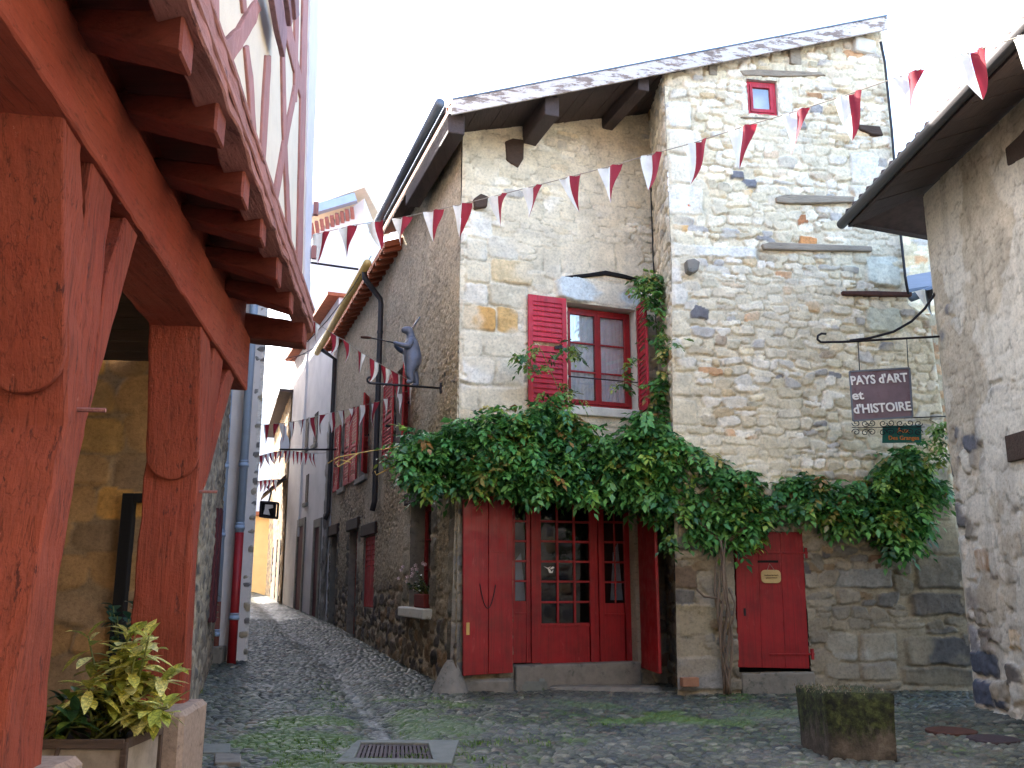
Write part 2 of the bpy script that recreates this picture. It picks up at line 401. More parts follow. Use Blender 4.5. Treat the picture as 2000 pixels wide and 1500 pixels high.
M['tile'] = m_plain('clay_tile', (156, 88, 58), .85, .4, 7, 30, .4)
M['tile_dark'] = m_plain('dark_clay_tile', (84, 70, 68), .85, .4, 7, 30, .4)
M['plaster'] = m_plain('cream_plaster', (224, 212, 192), .95, .1, 3, 55, .7)
M['white_render'] = m_plain('white_render', (206, 202, 200), .95, .16, 1.2, 50, .4)
M['ochre'] = m_plain('ochre_render', (226, 176, 112), .95, .12, 2, 40, .3)
M['pale_stone'] = m_plain('pale_dressed_stone', (214, 210, 198), .9, .16, 6, 50, .4, c2=(176, 164, 140), thr=.6, c2s=3)
M['grey_stone'] = m_plain('grey_step_stone', (128, 122, 112), .9, .3, 7, 40, .6, c2=(92, 92, 84), thr=.58, c2s=5)
M['plinth'] = m_plain('granite_plinth', (168, 146, 128), .9, .3, 30, 60, .7, c2=(122, 104, 92), thr=.6, c2s=6)
M['edge_white'] = m_plain('pale_lavender_edge', (206, 202, 210), .9, .1, 4, 40, .2)
M['sandwall'] = m_plain('ochre_sandstone', (166, 132, 92), .95, .3, 1.6, 40, .5, c2=(186, 140, 70), thr=.56, c2s=1.3)
M['mossy'] = None
M['glass'] = None
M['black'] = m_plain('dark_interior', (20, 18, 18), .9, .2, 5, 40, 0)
M['interior'] = m_plain('room_behind', (52, 46, 42), .95, .3, 3, 40, 0)
M['white_cloth'] = None
def m_glass(name, tint, rough=.02, alpha=.35):
    m, n, l, b = newmat(name)
    out = [x for x in n if x.type == 'OUTPUT_MATERIAL'][0]
    g = n.new('ShaderNodeBsdfGlossy'); g.inputs['Roughness'].default_value = rough; g.inputs['Color'].default_value = (1, 1, 1, 1)
    t = n.new('ShaderNodeBsdfTransparent'); t.inputs['Color'].default_value = (*tint, 1)
    f = n.new('ShaderNodeFresnel'); f.inputs['IOR'].default_value = 1.5
    a = nd(n, 'ShaderNodeMath', operation='ADD'); a.inputs[1].default_value = alpha; l.new(f.outputs[0], a.inputs[0])
    bm_ = n.new('ShaderNodeBump'); bm_.inputs['Strength'].default_value = .05; bm_.inputs['Distance'].default_value = .02
    l.new(noise(n, l, pos(n, l), 2.5, 2), bm_.inputs['Height']); l.new(bm_.outputs[0], g.inputs['Normal'])
    x = n.new('ShaderNodeMixShader'); l.new(a.outputs[0], x.inputs[0]); l.new(t.outputs[0], x.inputs[1]); l.new(g.outputs[0], x.inputs[2])
    l.new(x.outputs[0], out.inputs['Surface']); return m
M['glass'] = m_glass('window_glass', (1.0, 1.0, 1.0), .015, .14)
M['glass_door'] = m_glass('door_glass', (.5, .52, .55), .03, .03)
def m_cloth(name, c, tr=.35):
    m, n, l, b = newmat(name); out = [x for x in n if x.type == 'OUTPUT_MATERIAL'][0]
    v = ramp(n, l, noise(n, l, pos(n, l), 9, 3), [(.3, .88), (.7, 1.05)]); cc = mix(n, l, srgb(*c), v, 1.0, 'MULTIPLY')
    l.new(cc, b.inputs['Base Color']); b.inputs['Roughness'].default_value = .85
    t = n.new('ShaderNodeBsdfTranslucent'); l.new(cc, t.inputs['Color'])
    x = n.new('ShaderNodeMixShader'); x.inputs[0].default_value = tr
    l.new(b.outputs[0], x.inputs[1]); l.new(t.outputs[0], x.inputs[2]); l.new(x.outputs[0], out.inputs['Surface']); return m
M['flag_white'] = m_cloth('white_pennant_cloth', (236, 236, 232))
M['flag_red'] = m_cloth('crimson_pennant_cloth', (152, 42, 58))
M['curtain'] = m_cloth('white_curtain', (222, 230, 242), .3)
def m_leaf(name, rough=.42, tr=.25, spot=False):
    m, n, l, b = newmat(name); out = [x for x in n if x.type == 'OUTPUT_MATERIAL'][0]
    a = nd(n, 'ShaderNodeAttribute', attribute_name='col'); c = a.outputs['Color']
    if spot:
        f = ramp(n, l, noise(n, l, pos(n, l), 55, 4, .7), [(.46, 0), (.54, 1)])
        c = mix(n, l, mix(n, l, c, (.55, .6, .5), 1.0, 'MULTIPLY'), mix(n, l, c, (1.15, 1.1, .9), 1.0, 'MULTIPLY'), f)
    l.new(c, b.inputs['Base Color']); b.inputs['Roughness'].default_value = rough
    t = n.new('ShaderNodeBsdfTranslucent'); l.new(c, t.inputs['Color'])
    x = n.new('ShaderNodeMixShader'); x.inputs[0].default_value = tr
    l.new(b.outputs[0], x.inputs[1]); l.new(t.outputs[0], x.inputs[2]); l.new(x.outputs[0], out.inputs['Surface']); return m
M['leaf'] = m_leaf('vine_leaf'); M['aucuba'] = m_leaf('spotted_leaf', .35, .2, True); M['grass'] = m_leaf('grass_blade', .6, .3)
M['bark'] = m_wood('grey_vine_bark', (122, 104, 88), 2, dark=.4, bst=.9)
M['stem'] = m_plain('green_stem', (112, 118, 60), .7, .2, 20, 60, 0)
M['statue'] = m_plain('blue_grey_painted_metal', (92, 98, 114), .5, .3, 9, 50, .25, metal=.15)
M['sign_brown'] = m_plain('dull_purple_brown_sign', (114, 96, 104), .6, .25, 4, 60, .15, c2=(104, 82, 88), thr=.55, c2s=5)
M['letters'] = m_plain('white_raised_letters', (226, 226, 224), .5, .05, 9, 60, 0)
M['sign_green'] = m_plain('green_painted_board', (20, 96, 86), .55, .12, 9, 60, .1)
M['orange'] = m_plain('orange_lettering', (216, 130, 62), .6, .1, 20, 60, 0)
M['plaque'] = m_wood('pale_varnished_plaque', (206, 176, 122), 0, dark=.75, bst=.1)
M['ink'] = m_plain('brown_ink', (60, 40, 24), .8, .1, 9, 60, 0)
M['clay'] = m_plain('terracotta', (120, 42, 34), .8, .2, 9, 60, .2)
M['planter'] = m_plain('weathered_planter_panel', (158, 146, 132), .85, .3, 9, 50, .4)
M['planter_frame'] = m_wood('brown_planter_frame', (92, 76, 66), 0, dark=.5)
M['soil'] = m_plain('soil', (52, 42, 34), .95, .4, 20, 60, .8)
M['brick'] = m_plain('loose_brick', (156, 112, 86), .9, .2, 14, 60, .4)
M['rope'] = m_plain('thin_string', (150, 140, 128), .8, .2, 20, 60, 0)
M['cable'] = m_plain('black_cable', (40, 40, 44), .6, .2, 20, 60, 0)
M['grate'] = m_plain('rusty_drain_grate', (70, 58, 62), .6, .35, 16, 60, .5, metal=.3)
M['frame_stone'] = m_plain('drain_surround_stone', (116, 118, 110), .8, .25, 7, 50, .5, c2=(86, 96, 66), thr=.6, c2s=4)
M['flower'] = m_plain('pale_pink_petals', (236, 208, 214), .7, .1, 20, 60, 0)
M['bulb'] = m_plain('yellow_wood_paint', (206, 170, 96), .6, .2, 6, 40, .1)
# ---------------------------------------------------------------- ground
ALN = Vector((-.329, .944, 0)).normalized(); ALP = Vector((-.944, -.329, 0)).normalized()
def g_t(x, y): return (x + .8) * ALN.x + (y - 13.3) * ALN.y
def g_h(x, y):
    t = g_t(x, y); k = (x + .8) * ALP.x + (y - 13.3) * ALP.y
    rise = np.interp(t, [-3, -.5, 3, 11.6, 27.9, 48], [0, .02, .13, .53, .97, 1.15])
    rise = rise * sstep(-1.4, .4, k)                          # only the alley climbs
    return rise
CH = [on_z(760, 1455), on_z(700, 1370), on_z(640, 1310), on_z(560, 1250, .2), on_z(505, 1200, .42), on_z(487, 1166, .85)]
def chan_d(x, y):
    d = np.full(np.shape(x), 9.0)
    for a, b in zip(CH[:-1], CH[1:]):
        vx, vy = b.x - a.x, b.y - a.y; L = vx * vx + vy * vy
        t = np.clip(((x - a.x) * vx + (y - a.y) * vy) / L, 0, 1)
        d = np.minimum(d, np.hypot(x - a.x - t * vx, y - a.y - t * vy))
    return d
def gz(x, y): return float(g_h(np.array([x]), np.array([y]))[0] - .07 * math.exp(-(float(chan_d(np.array([x]), np.array([y]))[0]) / .3) ** 2))

DRX = (on_z(655, 1496).x - .0, on_z(882, 1498).x, on_z(655, 1496).y, on_z(690, 1450).y)
def off_drain(x, y): return ~((x > DRX[0] + .02) & (x < DRX[1] - .02) & (y > DRX[2] + .02) & (y < DRX[3] - .02))
CPAL = [(4, (78, 82, 68)), (3, (62, 66, 58)), (3, (90, 92, 76)), (1.5, (54, 57, 52)), (.8, (118, 116, 100)), (.8, (90, 80, 66))]
def cobbles(name, o, ux, uy, a0, a1, b0, b1, ra, rb, seed, keep, cw=(.075, .17), ch=(.06, .10), moss=1.0, dz=0.0):
    na = int((a1 - a0) / ra); nb = int((b1 - b0) / rb)
    A, B = np.meshgrid(np.linspace(a0, a1, na), np.linspace(b0, b1, nb))
    st = courses(a0, a1, b0, b1, ch, cw, seed, thin=0, stagger=.18); cl = palette(len(st), CPAL, seed, .2) * .88
    X = o[0] + ux[0] * A + uy[0] * B; Y = o[1] + ux[1] * A + uy[1] * B
    H, C, cov = relief(A, B, st, cl, warp=.022, wsc=2.6, gap=.90, edge=.38, amp=.027, mort=srgb(32, 34, 26), seed=seed, rough=.004)
    cd = chan_d(X, Y)
    Z = g_h(X, Y) + H + (fbm(X * .8, Y * .8, 3) - .5) * .05 - .07 * np.exp(-(cd / .3) ** 2) + dz
    # moss grows where people do not walk: patches, thick in the joints
    reg = np.exp(-((X + 1.8) / 1.4) ** 2 - ((Y - 9.6) / 2.4) ** 2) * 1.15 + .7 * np.exp(-((X - 2.6) / 2.6) ** 2 - ((Y - 11.3) / 1.6) ** 2) + .25 * np.exp(-((X - .2) / 1.0) ** 2 - ((Y - 12) / .8) ** 2)
    mm = fbm(X * 1.7, Y * 1.7, 5) + .46 * np.minimum(reg, 1.0) - .26 * cov + .0
    ms = sstep(.52, .66, mm) * moss * sstep(.05, .3, cd)
    mossc = np.array(srgb(72, 92, 40)) * (.6 + .8 * fbm(X * 7, Y * 7, 3))[..., None]
    C = C * (1 - ms[..., None]) + mossc * ms[..., None]
    dirt = sstep(.52, .7, fbm(X * 1.1 + 30, Y * 1.1 + 12, 4))[..., None] * .3      # pale dust
    C = C * (1 - dirt) + np.array(srgb(112, 112, 106)) * dirt
    seam = np.exp(-((cd - .03) / .035) ** 2)[..., None] * .6 * (fbm(X * 3, Y * 3, 3) > .42)[..., None]; C = C * (1 - seam) + np.array(srgb(136, 136, 130)) * seam
    Z = Z + ms * .012 * fbm(X * 30, Y * 30, 2)
    V = np.stack([X, Y, Z], -1); c = lambda q: (q[:-1, :-1] + q[1:, 1:]) / 2
    F = grid_faces(nb, na, keep(c(X), c(Y))); V, F, C = compact(V.reshape(-1, 3), F, C.reshape(-1, 3))
    o_ = np_mesh(name, V, F, M['cobble'], col=C); tag(o_, kind='structure'); return o_
cobbles('cobbled_square', (0, 0), (1, 0), (0, 1), -5.6, 6.7, 7.7, 14.9, .0145, .0135, 21, lambda x, y: off_drain(x, y) & ((g_t(x, y) < .5) | ((x + .8) * ALP.x + (y - 13.3) * ALP.y < -.3)))
cobbles('cobbled_lane', (-.8, 13.3), (ALP.x, ALP.y), (ALN.x, ALN.y), -.35, 4.4, .47, 13.0, .018, .017, 22, lambda x, y: x > -99, moss=.35, dz=-.004)
cobbles('cobbled_lane_upper', (-.8, 13.3), (ALP.x, ALP.y), (ALN.x, ALN.y), -.4, 6.5, 12.97, 48, .05, .05, 23, lambda x, y: x > -99, moss=.2, cw=(.16, .26), ch=(.10, .15), dz=-.008)
gm = MB(); gm.add([(-150, -150, -.09), (150, -150, -.09), (150, 200, -.09), (-150, 200, -.09)], [(0, 1, 2, 3)])
m_, n_, l_, b_ = newmat('distant_paving'); vv = nd(n_, 'ShaderNodeTexVoronoi'); vv.inputs['Scale'].default_value = 6; l_.new(pos(n_, l_), vv.inputs['Vector'])
l_.new(ramp(n_, l_, vv.outputs['Distance'], [(0, srgb(110, 112, 116)), (.6, srgb(70, 72, 78))]), b_.inputs['Base Color']); b_.inputs['Roughness'].default_value = .7
tag(gm.build('ground', m_), kind='structure')

# ---------------------------------------------------------------- main stone house
main = thing('stone_house', (2.4, 14.0, 0), 'tall pale rubble stone house with red door, red shuttered windows and sloping verge roof', 'house')
def pxr(fr, x0, y0, x1, y1, d=0.0):
    xm, ym = (x0 + x1) / 2, (y0 + y1) / 2
    return fr.px(x0, ym, d)[0], fr.px(x1, ym, d)[0], fr.px(xm, y1, d)[1], fr.px(xm, y0, d)[1]
P0 = Vector((-.90, 12.45, 8.46)); VV = Vector((7.0, .98, 2.06)); EE = ALN.copy()
RN = VV.cross(EE).normalized()
def roof_z(x, y): return P0.z - (RN.x * (x - P0.x) + RN.y * (y - P0.y)) / RN.z
def xy_of(fr, s): return fr.o.x + fr.u.x * s, fr.o.y + fr.u.y * s
def topf(fr, off): return lambda s: roof_z(*xy_of(fr, s)) + off

WA = pxr(FA, 1108, 598, 1243, 797)             # upper window opening
DA = (FA.px(1001, 1150)[0], FA.px(1240, 1150)[0], FA.px(1120, 1298)[1], FA.px(1120, 955)[1])
WB = pxr(FB, 1459, 158, 1518, 225)             # attic window
cdq = FB.poly([(1436, 1038), (1567, 1040), (1581, 1306), (1442, 1303)], .02)
DB = (min(p[0] for p in cdq) + .01, max(p[0] for p in cdq) - .01, FB.px(1510, 1312)[1], cdq[0][1])

CREAM = [(5, (226, 216, 194)), (4, (220, 209, 186)), (4, (230, 222, 204)), (2, (212, 200, 176)), (.6, (214, 198, 166)), (1, (200, 195, 186)), (.15, (206, 174, 128)), (.15, (170, 166, 160))]
MIXB = [(5, (224, 213, 188)), (4, (214, 202, 172)), (4, (230, 221, 202)), (2, (202, 188, 160)), (.8, (210, 188, 150)), (1.1, (188, 182, 172)), (.22, (146, 143, 140)), (.16, (196, 154, 114)), (.5, (192, 174, 150))]
LOW = [(4, (146, 136, 120)), (3, (128, 120, 106)), (2, (116, 112, 106)), (1.0, (136, 116, 90)), (1, (98, 94, 92)), (.4, (122, 96, 78))]  # stones near the ground: greyer kind, with extra low-down shade put into their colour
def two_pal(st, up, low, zs, seed):
    a = palette(len(st), up, seed); b = palette(len(st), low, seed + 1)
    z = np.array([q[1] for q in st]); k = sstep(zs - .5, zs + .5, z + np.random.default_rng(seed).normal(0, .2, len(st)))[:, None]
    return b * (1 - k) + a * k
# wall A
stA = courses(-.2, S_A_END + .3, -.1, 2.2, (.16, .32), (.22, .6), 31) + courses(-.2, S_A_END + .3, 2.2, 9.9, (.10, .21), (.18, .5), 32)
exA = []
def exq(fr, lst, x0, y0, x1, y1, c, pr=.35): a = pxr(fr, x0, y0, x1, y1); lst.append((a[0], a[1], a[2], a[3], srgb(*c), pr))
for q in [(908, 555, 950, 598, (222, 214, 198)), (955, 558, 1028, 600, (206, 196, 172)), (905, 601, 967, 645, (204, 160, 98)), (972, 603, 1012, 648, (212, 174, 116)), (903, 648, 939, 694, (226, 220, 204)),
          (943, 652, 1026, 696, (210, 202, 180)), (901, 698, 962, 750, (224, 218, 204)), (965, 700, 1026, 752, (216, 208, 190)), (899, 753, 933, 800, (222, 214, 198)), (937, 756, 1028, 804, (220, 212, 196)),
          (897, 803, 1000, 828, (206, 156, 92)), (910, 512, 958, 552, (214, 202, 176)), (961, 510, 1040, 554, (212, 190, 150)), (913, 468, 950, 508, (222, 216, 200)), (954, 462, 1010, 506, (214, 206, 188)), (916, 414, 960, 464, (226, 220, 206)),
          (920, 365, 980, 410, (224, 216, 200)), (925, 325, 975, 362, (220, 212, 194)), (985, 395, 1060, 425, (208, 200, 180)),
          (876, 1000, 900, 1080, (150, 140, 124)), (872, 1085, 898, 1165, (140, 132, 118)), (874, 1170, 900, 1215, (132, 124, 112)), (870, 1220, 896, 1290, (122, 116, 108))]:
    exq(FA, exA, *q)
for x0, x1, y0, y1 in [(1100, 1150, 478, 538), (1153, 1200, 474, 532), (1203, 1255, 476, 540), (1060, 1096, 490, 545)]: exq(FA, exA, x0, y0, x1, y1, (216, 206, 184), .2)
exA.append((WA[0] - .17, WA[1] + .12, WA[3] + .02, FA.px(1175, 550)[1], srgb(206, 214, 214), .9))      # lintel block
exA.append((WA[0] - .16, WA[1] + .22, FA.px(1170, 832)[1], WA[2] - .01, srgb(196, 190, 176), .9))
stone_wall('facade_wall', FA, -.12, 9.7, lambda z: np.interp(z, [-.2, 0, 2.5, 8.5], [-.12, -.08, -.03, .02]), S_A_END + .04, .018, stA, two_pal(stA, CREAM, LOW, 2.9, 41), M['stone'], main,
           openings=[WA, (DA[0], DA[1], DA[2], DA[3])], top=topf(FA, -.05), explicit=exA, seed=51, mort=srgb(218, 206, 180), mortlow=srgb(150, 138, 116), gap=.95, amp=.028, warp=.034, edge=.10, crack=.6,
           cover=lambda s, z: sstep(.40, .60, fbm(s * 1.6 + 3, z * 2.2 + 7, 4)) * .8 * sstep(2.5, 4, z))
# return wall
stR = courses(-.2, 1.7, -.1, 10, (.09, .2), (.12, .35), 33)
stone_wall('return_wall', FR, -.12, 9.7, 0, 1.53, .02, stR, two_pal(stR, CREAM, LOW, 2.9, 43), M['stone'], main, top=topf(FR, -.05), seed=53, mort=srgb(190, 180, 160), gap=.95, amp=.034, edge=.10, crack=.6)
# wall B
stB = courses(-.3, 5.2, -.1, 1.7, (.13, .27), (.2, .55), 34, thin=.25) + courses(-.3, 5.2, 1.7, 10.9, (.095, .19), (.13, .42), 35, thin=.2)
exB = []
for q in [(1308, 481, 1474, 504, (226, 222, 208), .9), (1303, 362, 1372, 420, (228, 224, 212), .5), (1520, 308, 1556, 330, (142, 142, 148), .5), (1430, 335, 1452, 350, (112, 112, 116), .5), (1450, 352, 1476, 368, (120, 122, 128), .5),
          (1450, 372, 1470, 384, (214, 168, 104), .4), (1557, 420, 1578, 440, (176, 122, 84), .4), (1562, 462, 1596, 480, (206, 146, 92), .3), (1338, 398, 1352, 408, (204, 128, 84), .3), (1490, 295, 1520, 308, (200, 150, 116), .3),
          (1314, 440, 1345, 452, (206, 166, 112), .3), (1455, 612, 1482, 630, (208, 152, 96), .3), (1350, 600, 1385, 625, (110, 108, 110), .4), (1575, 590, 1600, 612, (206, 166, 118), .3),
          (1303, 555, 1340, 600, (222, 216, 200), .4), (1300, 610, 1350, 655, (216, 206, 180), .4), (1303, 730, 1350, 772, (208, 198, 174), .4), (1300, 660, 1335, 700, (224, 216, 198), .4), (1300, 505, 1330, 552, (226, 220, 206), .4), (1303, 780, 1360, 830, (204, 194, 170), .4),
          (1303, 200, 1350, 250, (226, 222, 210), .5), (1303, 255, 1370, 300, (224, 216, 200), .4), (1303, 305, 1355, 358, (226, 220, 206), .5), (1660, 300, 1715, 360, (224, 220, 206), .3), (1662, 365, 1722, 430, (222, 216, 200), .3), (1690, 500, 1755, 560, (206, 204, 186), .3),
          (1690, 600, 1760, 650, (196, 196, 176), .3), (1612, 1240, 1672, 1290, (158, 156, 148), .6), (1680, 1238, 1750, 1292, (156, 152, 142), .6), (1610, 1296, 1680, 1328, (140, 136, 128), .5), (1684, 1295, 1748, 1330, (136, 130, 122), .5),
          (1308, 1282, 1420, 1345, (142, 138, 132), .8), (1306, 1180, 1400, 1240, (150, 138, 112), .4), (1308, 1105, 1360, 1150, (110, 94, 78), .4), (1630, 1110, 1740, 1150, (140, 138, 132), .5), (1790, 1085, 1880, 1150, (120, 114, 104), .5), (1790, 1020, 1870, 1080, (142, 134, 120), .4),
          (1780, 1160, 1885, 1200, (96, 90, 84), .5), (1770, 1245, 1895, 1300, (84, 82, 82), .5), (1760, 1305, 1900, 1338, (78, 74, 70), .5), (1800, 900, 1850, 950, (166, 158, 142), .3), (1795, 955, 1858, 1015, (158, 150, 134), .3)]:
    exq(FB, exB, *q)
for q in [(1447, 165, 1457, 225, (226, 224, 214), .5), (1521, 165, 1545, 222, (222, 218, 206), .4)]: exq(FB, exB, *q)
ratio_B = lambda r: (2.41 - r * 13.06) / (r * .139 - .99) if False else (r * 13.06 - 2.41) / (.99 - r * .139)
stone_wall('gable_wall', FB, -.12, 10.8, lambda z: np.interp(z, [-.2, 3, 6.2, 9.6], [-.16, -.10, 0, .0]), lambda z: np.interp(z, [-.2, 5.55, 5.75, 10.8], [ratio_B(.492), ratio_B(.476), ratio_B(.4540), ratio_B(.4535)]), .018,
           stB, two_pal(stB, MIXB, LOW, 2.7, 45), M['stone'], main, openings=[WB, DB], top=topf(FB, -.05), explicit=exB, seed=55, mort=srgb(218, 206, 178), mortlow=srgb(150, 139, 118), gap=.95, amp=.034, warp=.042, edge=.10, crack=.6,
           cover=lambda s, z: np.maximum(sstep(.46, .62, fbm(s * 1.3 + 13, z * 2.2 + 2, 4)) * .65, sstep(.45, .6, fbm(s * 1.5 + 3, z * 1.5, 4)) * sstep(2.8, 1.4, z) * sstep(1.6, 2.2, s) * .75))
# wall C along the alley: roughcast above, dark rubble at the foot
stC = courses(-.3, 13.2, -.1, 1.4, (.14, .3), (.2, .5), 36) + courses(-.3, 13.2, 1.4, 8.8, (.04, .07), (.05, .1), 37, thin=0)
clC = two_pal(stC, [(3, (196, 176, 146)), (3, (182, 164, 138)), (2, (208, 190, 160)), (1, (150, 136, 118)), (.5, (120, 112, 104))], [(3, (134, 116, 94)), (2, (116, 102, 86)), (2, (92, 84, 78)), (1, (150, 122, 92)), (1, (104, 96, 92))], 1.5, 47)
W1 = (10.35, 11.15, 3.9, 5.6); W2 = (7.3, 8.4, 3.88, 5.6); W3 = (3.3, 4.35, 3.9, 5.55)
G1 = (1.45, 2.9, 1.12, 2.85); G2 = (6.1, 7.4, 1.0, 2.5); GD = (8.25, 9.35, .3, 2.72); GD2 = (11.3, 12.4, .35, 2.75)
exC = [(.02, .38, z, z + h, srgb(*c), .6) for z, h, c in [(.5, .5, (120, 112, 100)), (1.02, .42, (132, 122, 108)), (1.46, .5, (140, 130, 114)), (1.98, .46, (130, 120, 106)), (2.46, .45, (128, 118, 104))]]
exC += [(G1[1] + .02, G1[1] + .5, z, z + .42, srgb(134, 124, 106), .5) for z in (1.2, 1.64, 2.08, 2.5)] + [(G1[0] - .36, G1[0] - .02, z, z + .5, srgb(126, 116, 100), .5) for z in (1.15, 1.7, 2.25)]
for a, b in ((GD[0], GD[1]), (GD2[0], GD2[1])):
    exC += [(b + .02, b + .32, z, z + .4, srgb(116, 106, 94), .5) for z in (.6, 1.02, 1.44, 1.86, 2.28)] + [(a - .3, a - .02, z, z + .45, srgb(110, 102, 92), .5) for z in (.5, .98, 1.46, 1.94, 2.4)]
for W in (W1, W2, W3): exC += [(W[1] + .01, W[1] + .2, W[2] + k * .43, W[2] + k * .43 + .41, srgb(112, 108, 104), .6) for k in range(4)] + [(W[0] - .2, W[0] - .01, W[2] + k * .43, W[2] + k * .43 + .41, srgb(116, 112, 108), .6) for k in range(4)]
stone_wall('alley_wall', FC, -.1, 8.75, lambda z: np.interp(z, [-.2, 0, 2.5, 8.5], [-.14, -.12, -.05, .0]), 12.6, .026, stC, clC, M['roughcast'], main, openings=[W1, W2, W3, G1, G2, GD, GD2],
           top=lambda s: np.where(s < 4.6, 8.62, 8.24), explicit=exC, seed=57, mort=srgb(196, 180, 154), gap=.9, amp=.026, warp=.035, rough=.026, crack=.8,
           cover=lambda s, z: np.maximum(sstep(.47, .62, fbm(s * .7, z * .9, 4)) * .8 * sstep(1.3, 2.0, z), sstep(4.8, 5.4, z) * .6))
# core of the rooms behind (seen through the panes)
cz = MB(); fp = [(-.2, 14.05), (2.5, 15.12), (2.82, 13.62), (6.0, 14.05), (6.0, 27), (-4.45, 25.6)]
n = len(fp); cz.add([(x, y, -.2) for x, y in fp] + [(x, y, 8.0) for x, y in fp], [tuple(range(n)), tuple(range(n, 2 * n))] + [(i, (i + 1) % n, n + (i + 1) % n, n + i) for i in range(n)])
cz.build('interior', M['interior'], main)
sw = MB(); a = FB.pt(3.73, 0, -.02); sw.hexa([a, a + Vector((.0, .02, 0)), a + Vector((-1.2, 9, 0)), a + Vector((-1.4, 9, 0))], [Vector((p.x, p.y, 10.3)) for p in (a, a + Vector((0, .02, 0)), a + Vector((-1.2, 9, 0)), a + Vector((-1.4, 9, 0)))])
sw.build('side_wall', M['pale_stone'], main)

# roofs
def slab(mb, p, v, e, t0, t1, mi=0):
    q = [p, p + v, p + v + e, p + e]; up = Vector((0, 0, 1)); mb.hexa([x + up * t0 for x in q], [x + up * t1 for x in q], mi)
rf = MB(); slab(rf, P0, VV, EE * 5.2, -.03, .10)
roof1 = rf.build('roof', M['tile'], main)
sf = MB()                                        # boarded soffit, board by board
nb = 34
for i in range(nb):
    a = P0 + VV * (i / nb) + Vector((0, 0, -.035)); v = VV / nb * .965; slab(sf, a, v, EE * 5.2, -.03 - .004 * (i % 3), 0)
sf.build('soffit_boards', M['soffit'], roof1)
fb = MB(); ft = VV.normalized(); a0 = P0 - ft * .02 - EE * .03; b0 = P0 + VV + ft * .06 - EE * .03
fb.hexa([a0 + Vector((0, 0, -.14)), b0 + Vector((0, 0, -.14)), b0 + Vector((0, 0, .10)), a0 + Vector((0, 0, .10))], [p - EE * .04 for p in (a0 + Vector((0, 0, -.14)), b0 + Vector((0, 0, -.14)), b0 + Vector((0, 0, .10)), a0 + Vector((0, 0, .10)))])
fb.build('verge_board', M['fascia'], roof1, bevel=.006)
cp = MB()                                        # zinc strip above the verge board
cp.hexa([p - EE * .05 + Vector((0, 0, .10)) for p in (a0, b0)] + [p + EE * .2 + Vector((0, 0, .12)) for p in (b0, a0)], [p - EE * .05 + Vector((0, 0, .125)) for p in (a0, b0)] + [p + EE * .2 + Vector((0, 0, .145)) for p in (b0, a0)])
cp.build('verge_strip', M['zinc'], roof1)
rt = MB()                                        # row of verge tiles, a little proud
for i in range(30):
    c = P0 + VV * ((i + .5) / 30) + EE * .30 + Vector((0, 0, .10)); rt.tube([c - ft * .12, c + ft * .12], [.065, .055], 8)
rt.build('verge_tiles', M['tile'], roof1, smooth=True)
def pur(x0, y0, x1, y1, w_, h, L0, L1, mat='soffit'):     # purlin running along the ridge direction under the soffit
    s, z = FA.px(x0, y0); p = Vector((*xy_of(FA, s), 0))
    return p
for fr_, s, w_, h, mat, d_ in [(.10, .3, .26, .32, 'soffit', 0), (1.55, .3, .24, .34, 'soffit', 0), (3.0, .3, .2, .22, 'soffit', 0), (4.15, .3, .16, .2, 'grey_wood', 0), (5.55, .3, .22, .3, 'grey_wood', 0)]:
    a = P0 + VV * (fr_ / 7.0); mb = MB()
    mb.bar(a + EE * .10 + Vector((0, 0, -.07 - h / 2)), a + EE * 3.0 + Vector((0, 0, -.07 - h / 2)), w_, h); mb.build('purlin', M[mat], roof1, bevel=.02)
sb = MB(); c = P0 + VV * .965 + EE * .06; sb.bar(c + Vector((0, 0, -.28)), c + EE * 1.2 + Vector((0, 0, -.28)), .42, .28); sb.build('ridge_bracket', M['pale_stone'], roof1, bevel=.05)
# eaves gutter over the alley
gt = MB(); g0 = P0 + Vector((-.20, -.02, -.0)); gt.tube([g0 + EE * -.1 + Vector((0, 0, .02)), g0 + EE * 5.25 + Vector((0, 0, .02))], .075, 12); gut = gt.build('gutter', M['zinc'], main, smooth=True)
eb = MB(); eb.bar(P0 + Vector((-.1, 0, -.03)), P0 + EE * 5.2 + Vector((-.1, 0, -.02)), .03, .1); eb.build('eaves_board', M['soffit'], roof1)
P2 = P0 + EE * 5.0; P2.z = 8.06
rf2 = MB(); slab(rf2, P2 + Vector((0, 0, .0)), VV * .8, EE * 8.9, 0, .12); roof2 = rf2.build('lower_roof', M['tile'], main)
ra = MB()
for i in range(22):
    a = P2 + EE * (.12 + .4 * i) + Vector((0, 0, -.05)); ra.bar(a + VV * .0, a + VV * .14, .1, .1)
ra.build('rafters', M['soffit_red'], roof2)
bt = MB()
for i in range(44):
    a = P2 + EE * (.02 + .202 * i) + VV * .004 + Vector((0, 0, -.012 - .012 * (i % 2))); slab(bt, a, VV * .14, EE * .17, 0, .02)
bt.build('eave_tiles', M['soffit_red'], roof2)
g2 = MB(); q = P2 + Vector((-.17, 0, -.03)); g2.tube([q + EE * .9, q + EE * 8.9], .085, 12); g2.build('lower_gutter', M['bulb'], main, smooth=True)
dp = MB(); e0 = q + EE * 1.3; wtop = FC.pt(5.75, 7.35, .12)
dp.tube([e0 + Vector((0, 0, .02)), e0 + Vector((.02, 0, -.2)), (e0 + wtop) / 2 + Vector((0, 0, -.05)), wtop + Vector((-.02, 0, .12)), wtop, FC.pt(5.75, 5.5, .12), FC.pt(5.75, 3.15, .12), FC.pt(5.75, 2.95, .16)], .058, 12)
dpo = dp.build('downpipe', M['pipe_black'], main, smooth=True)
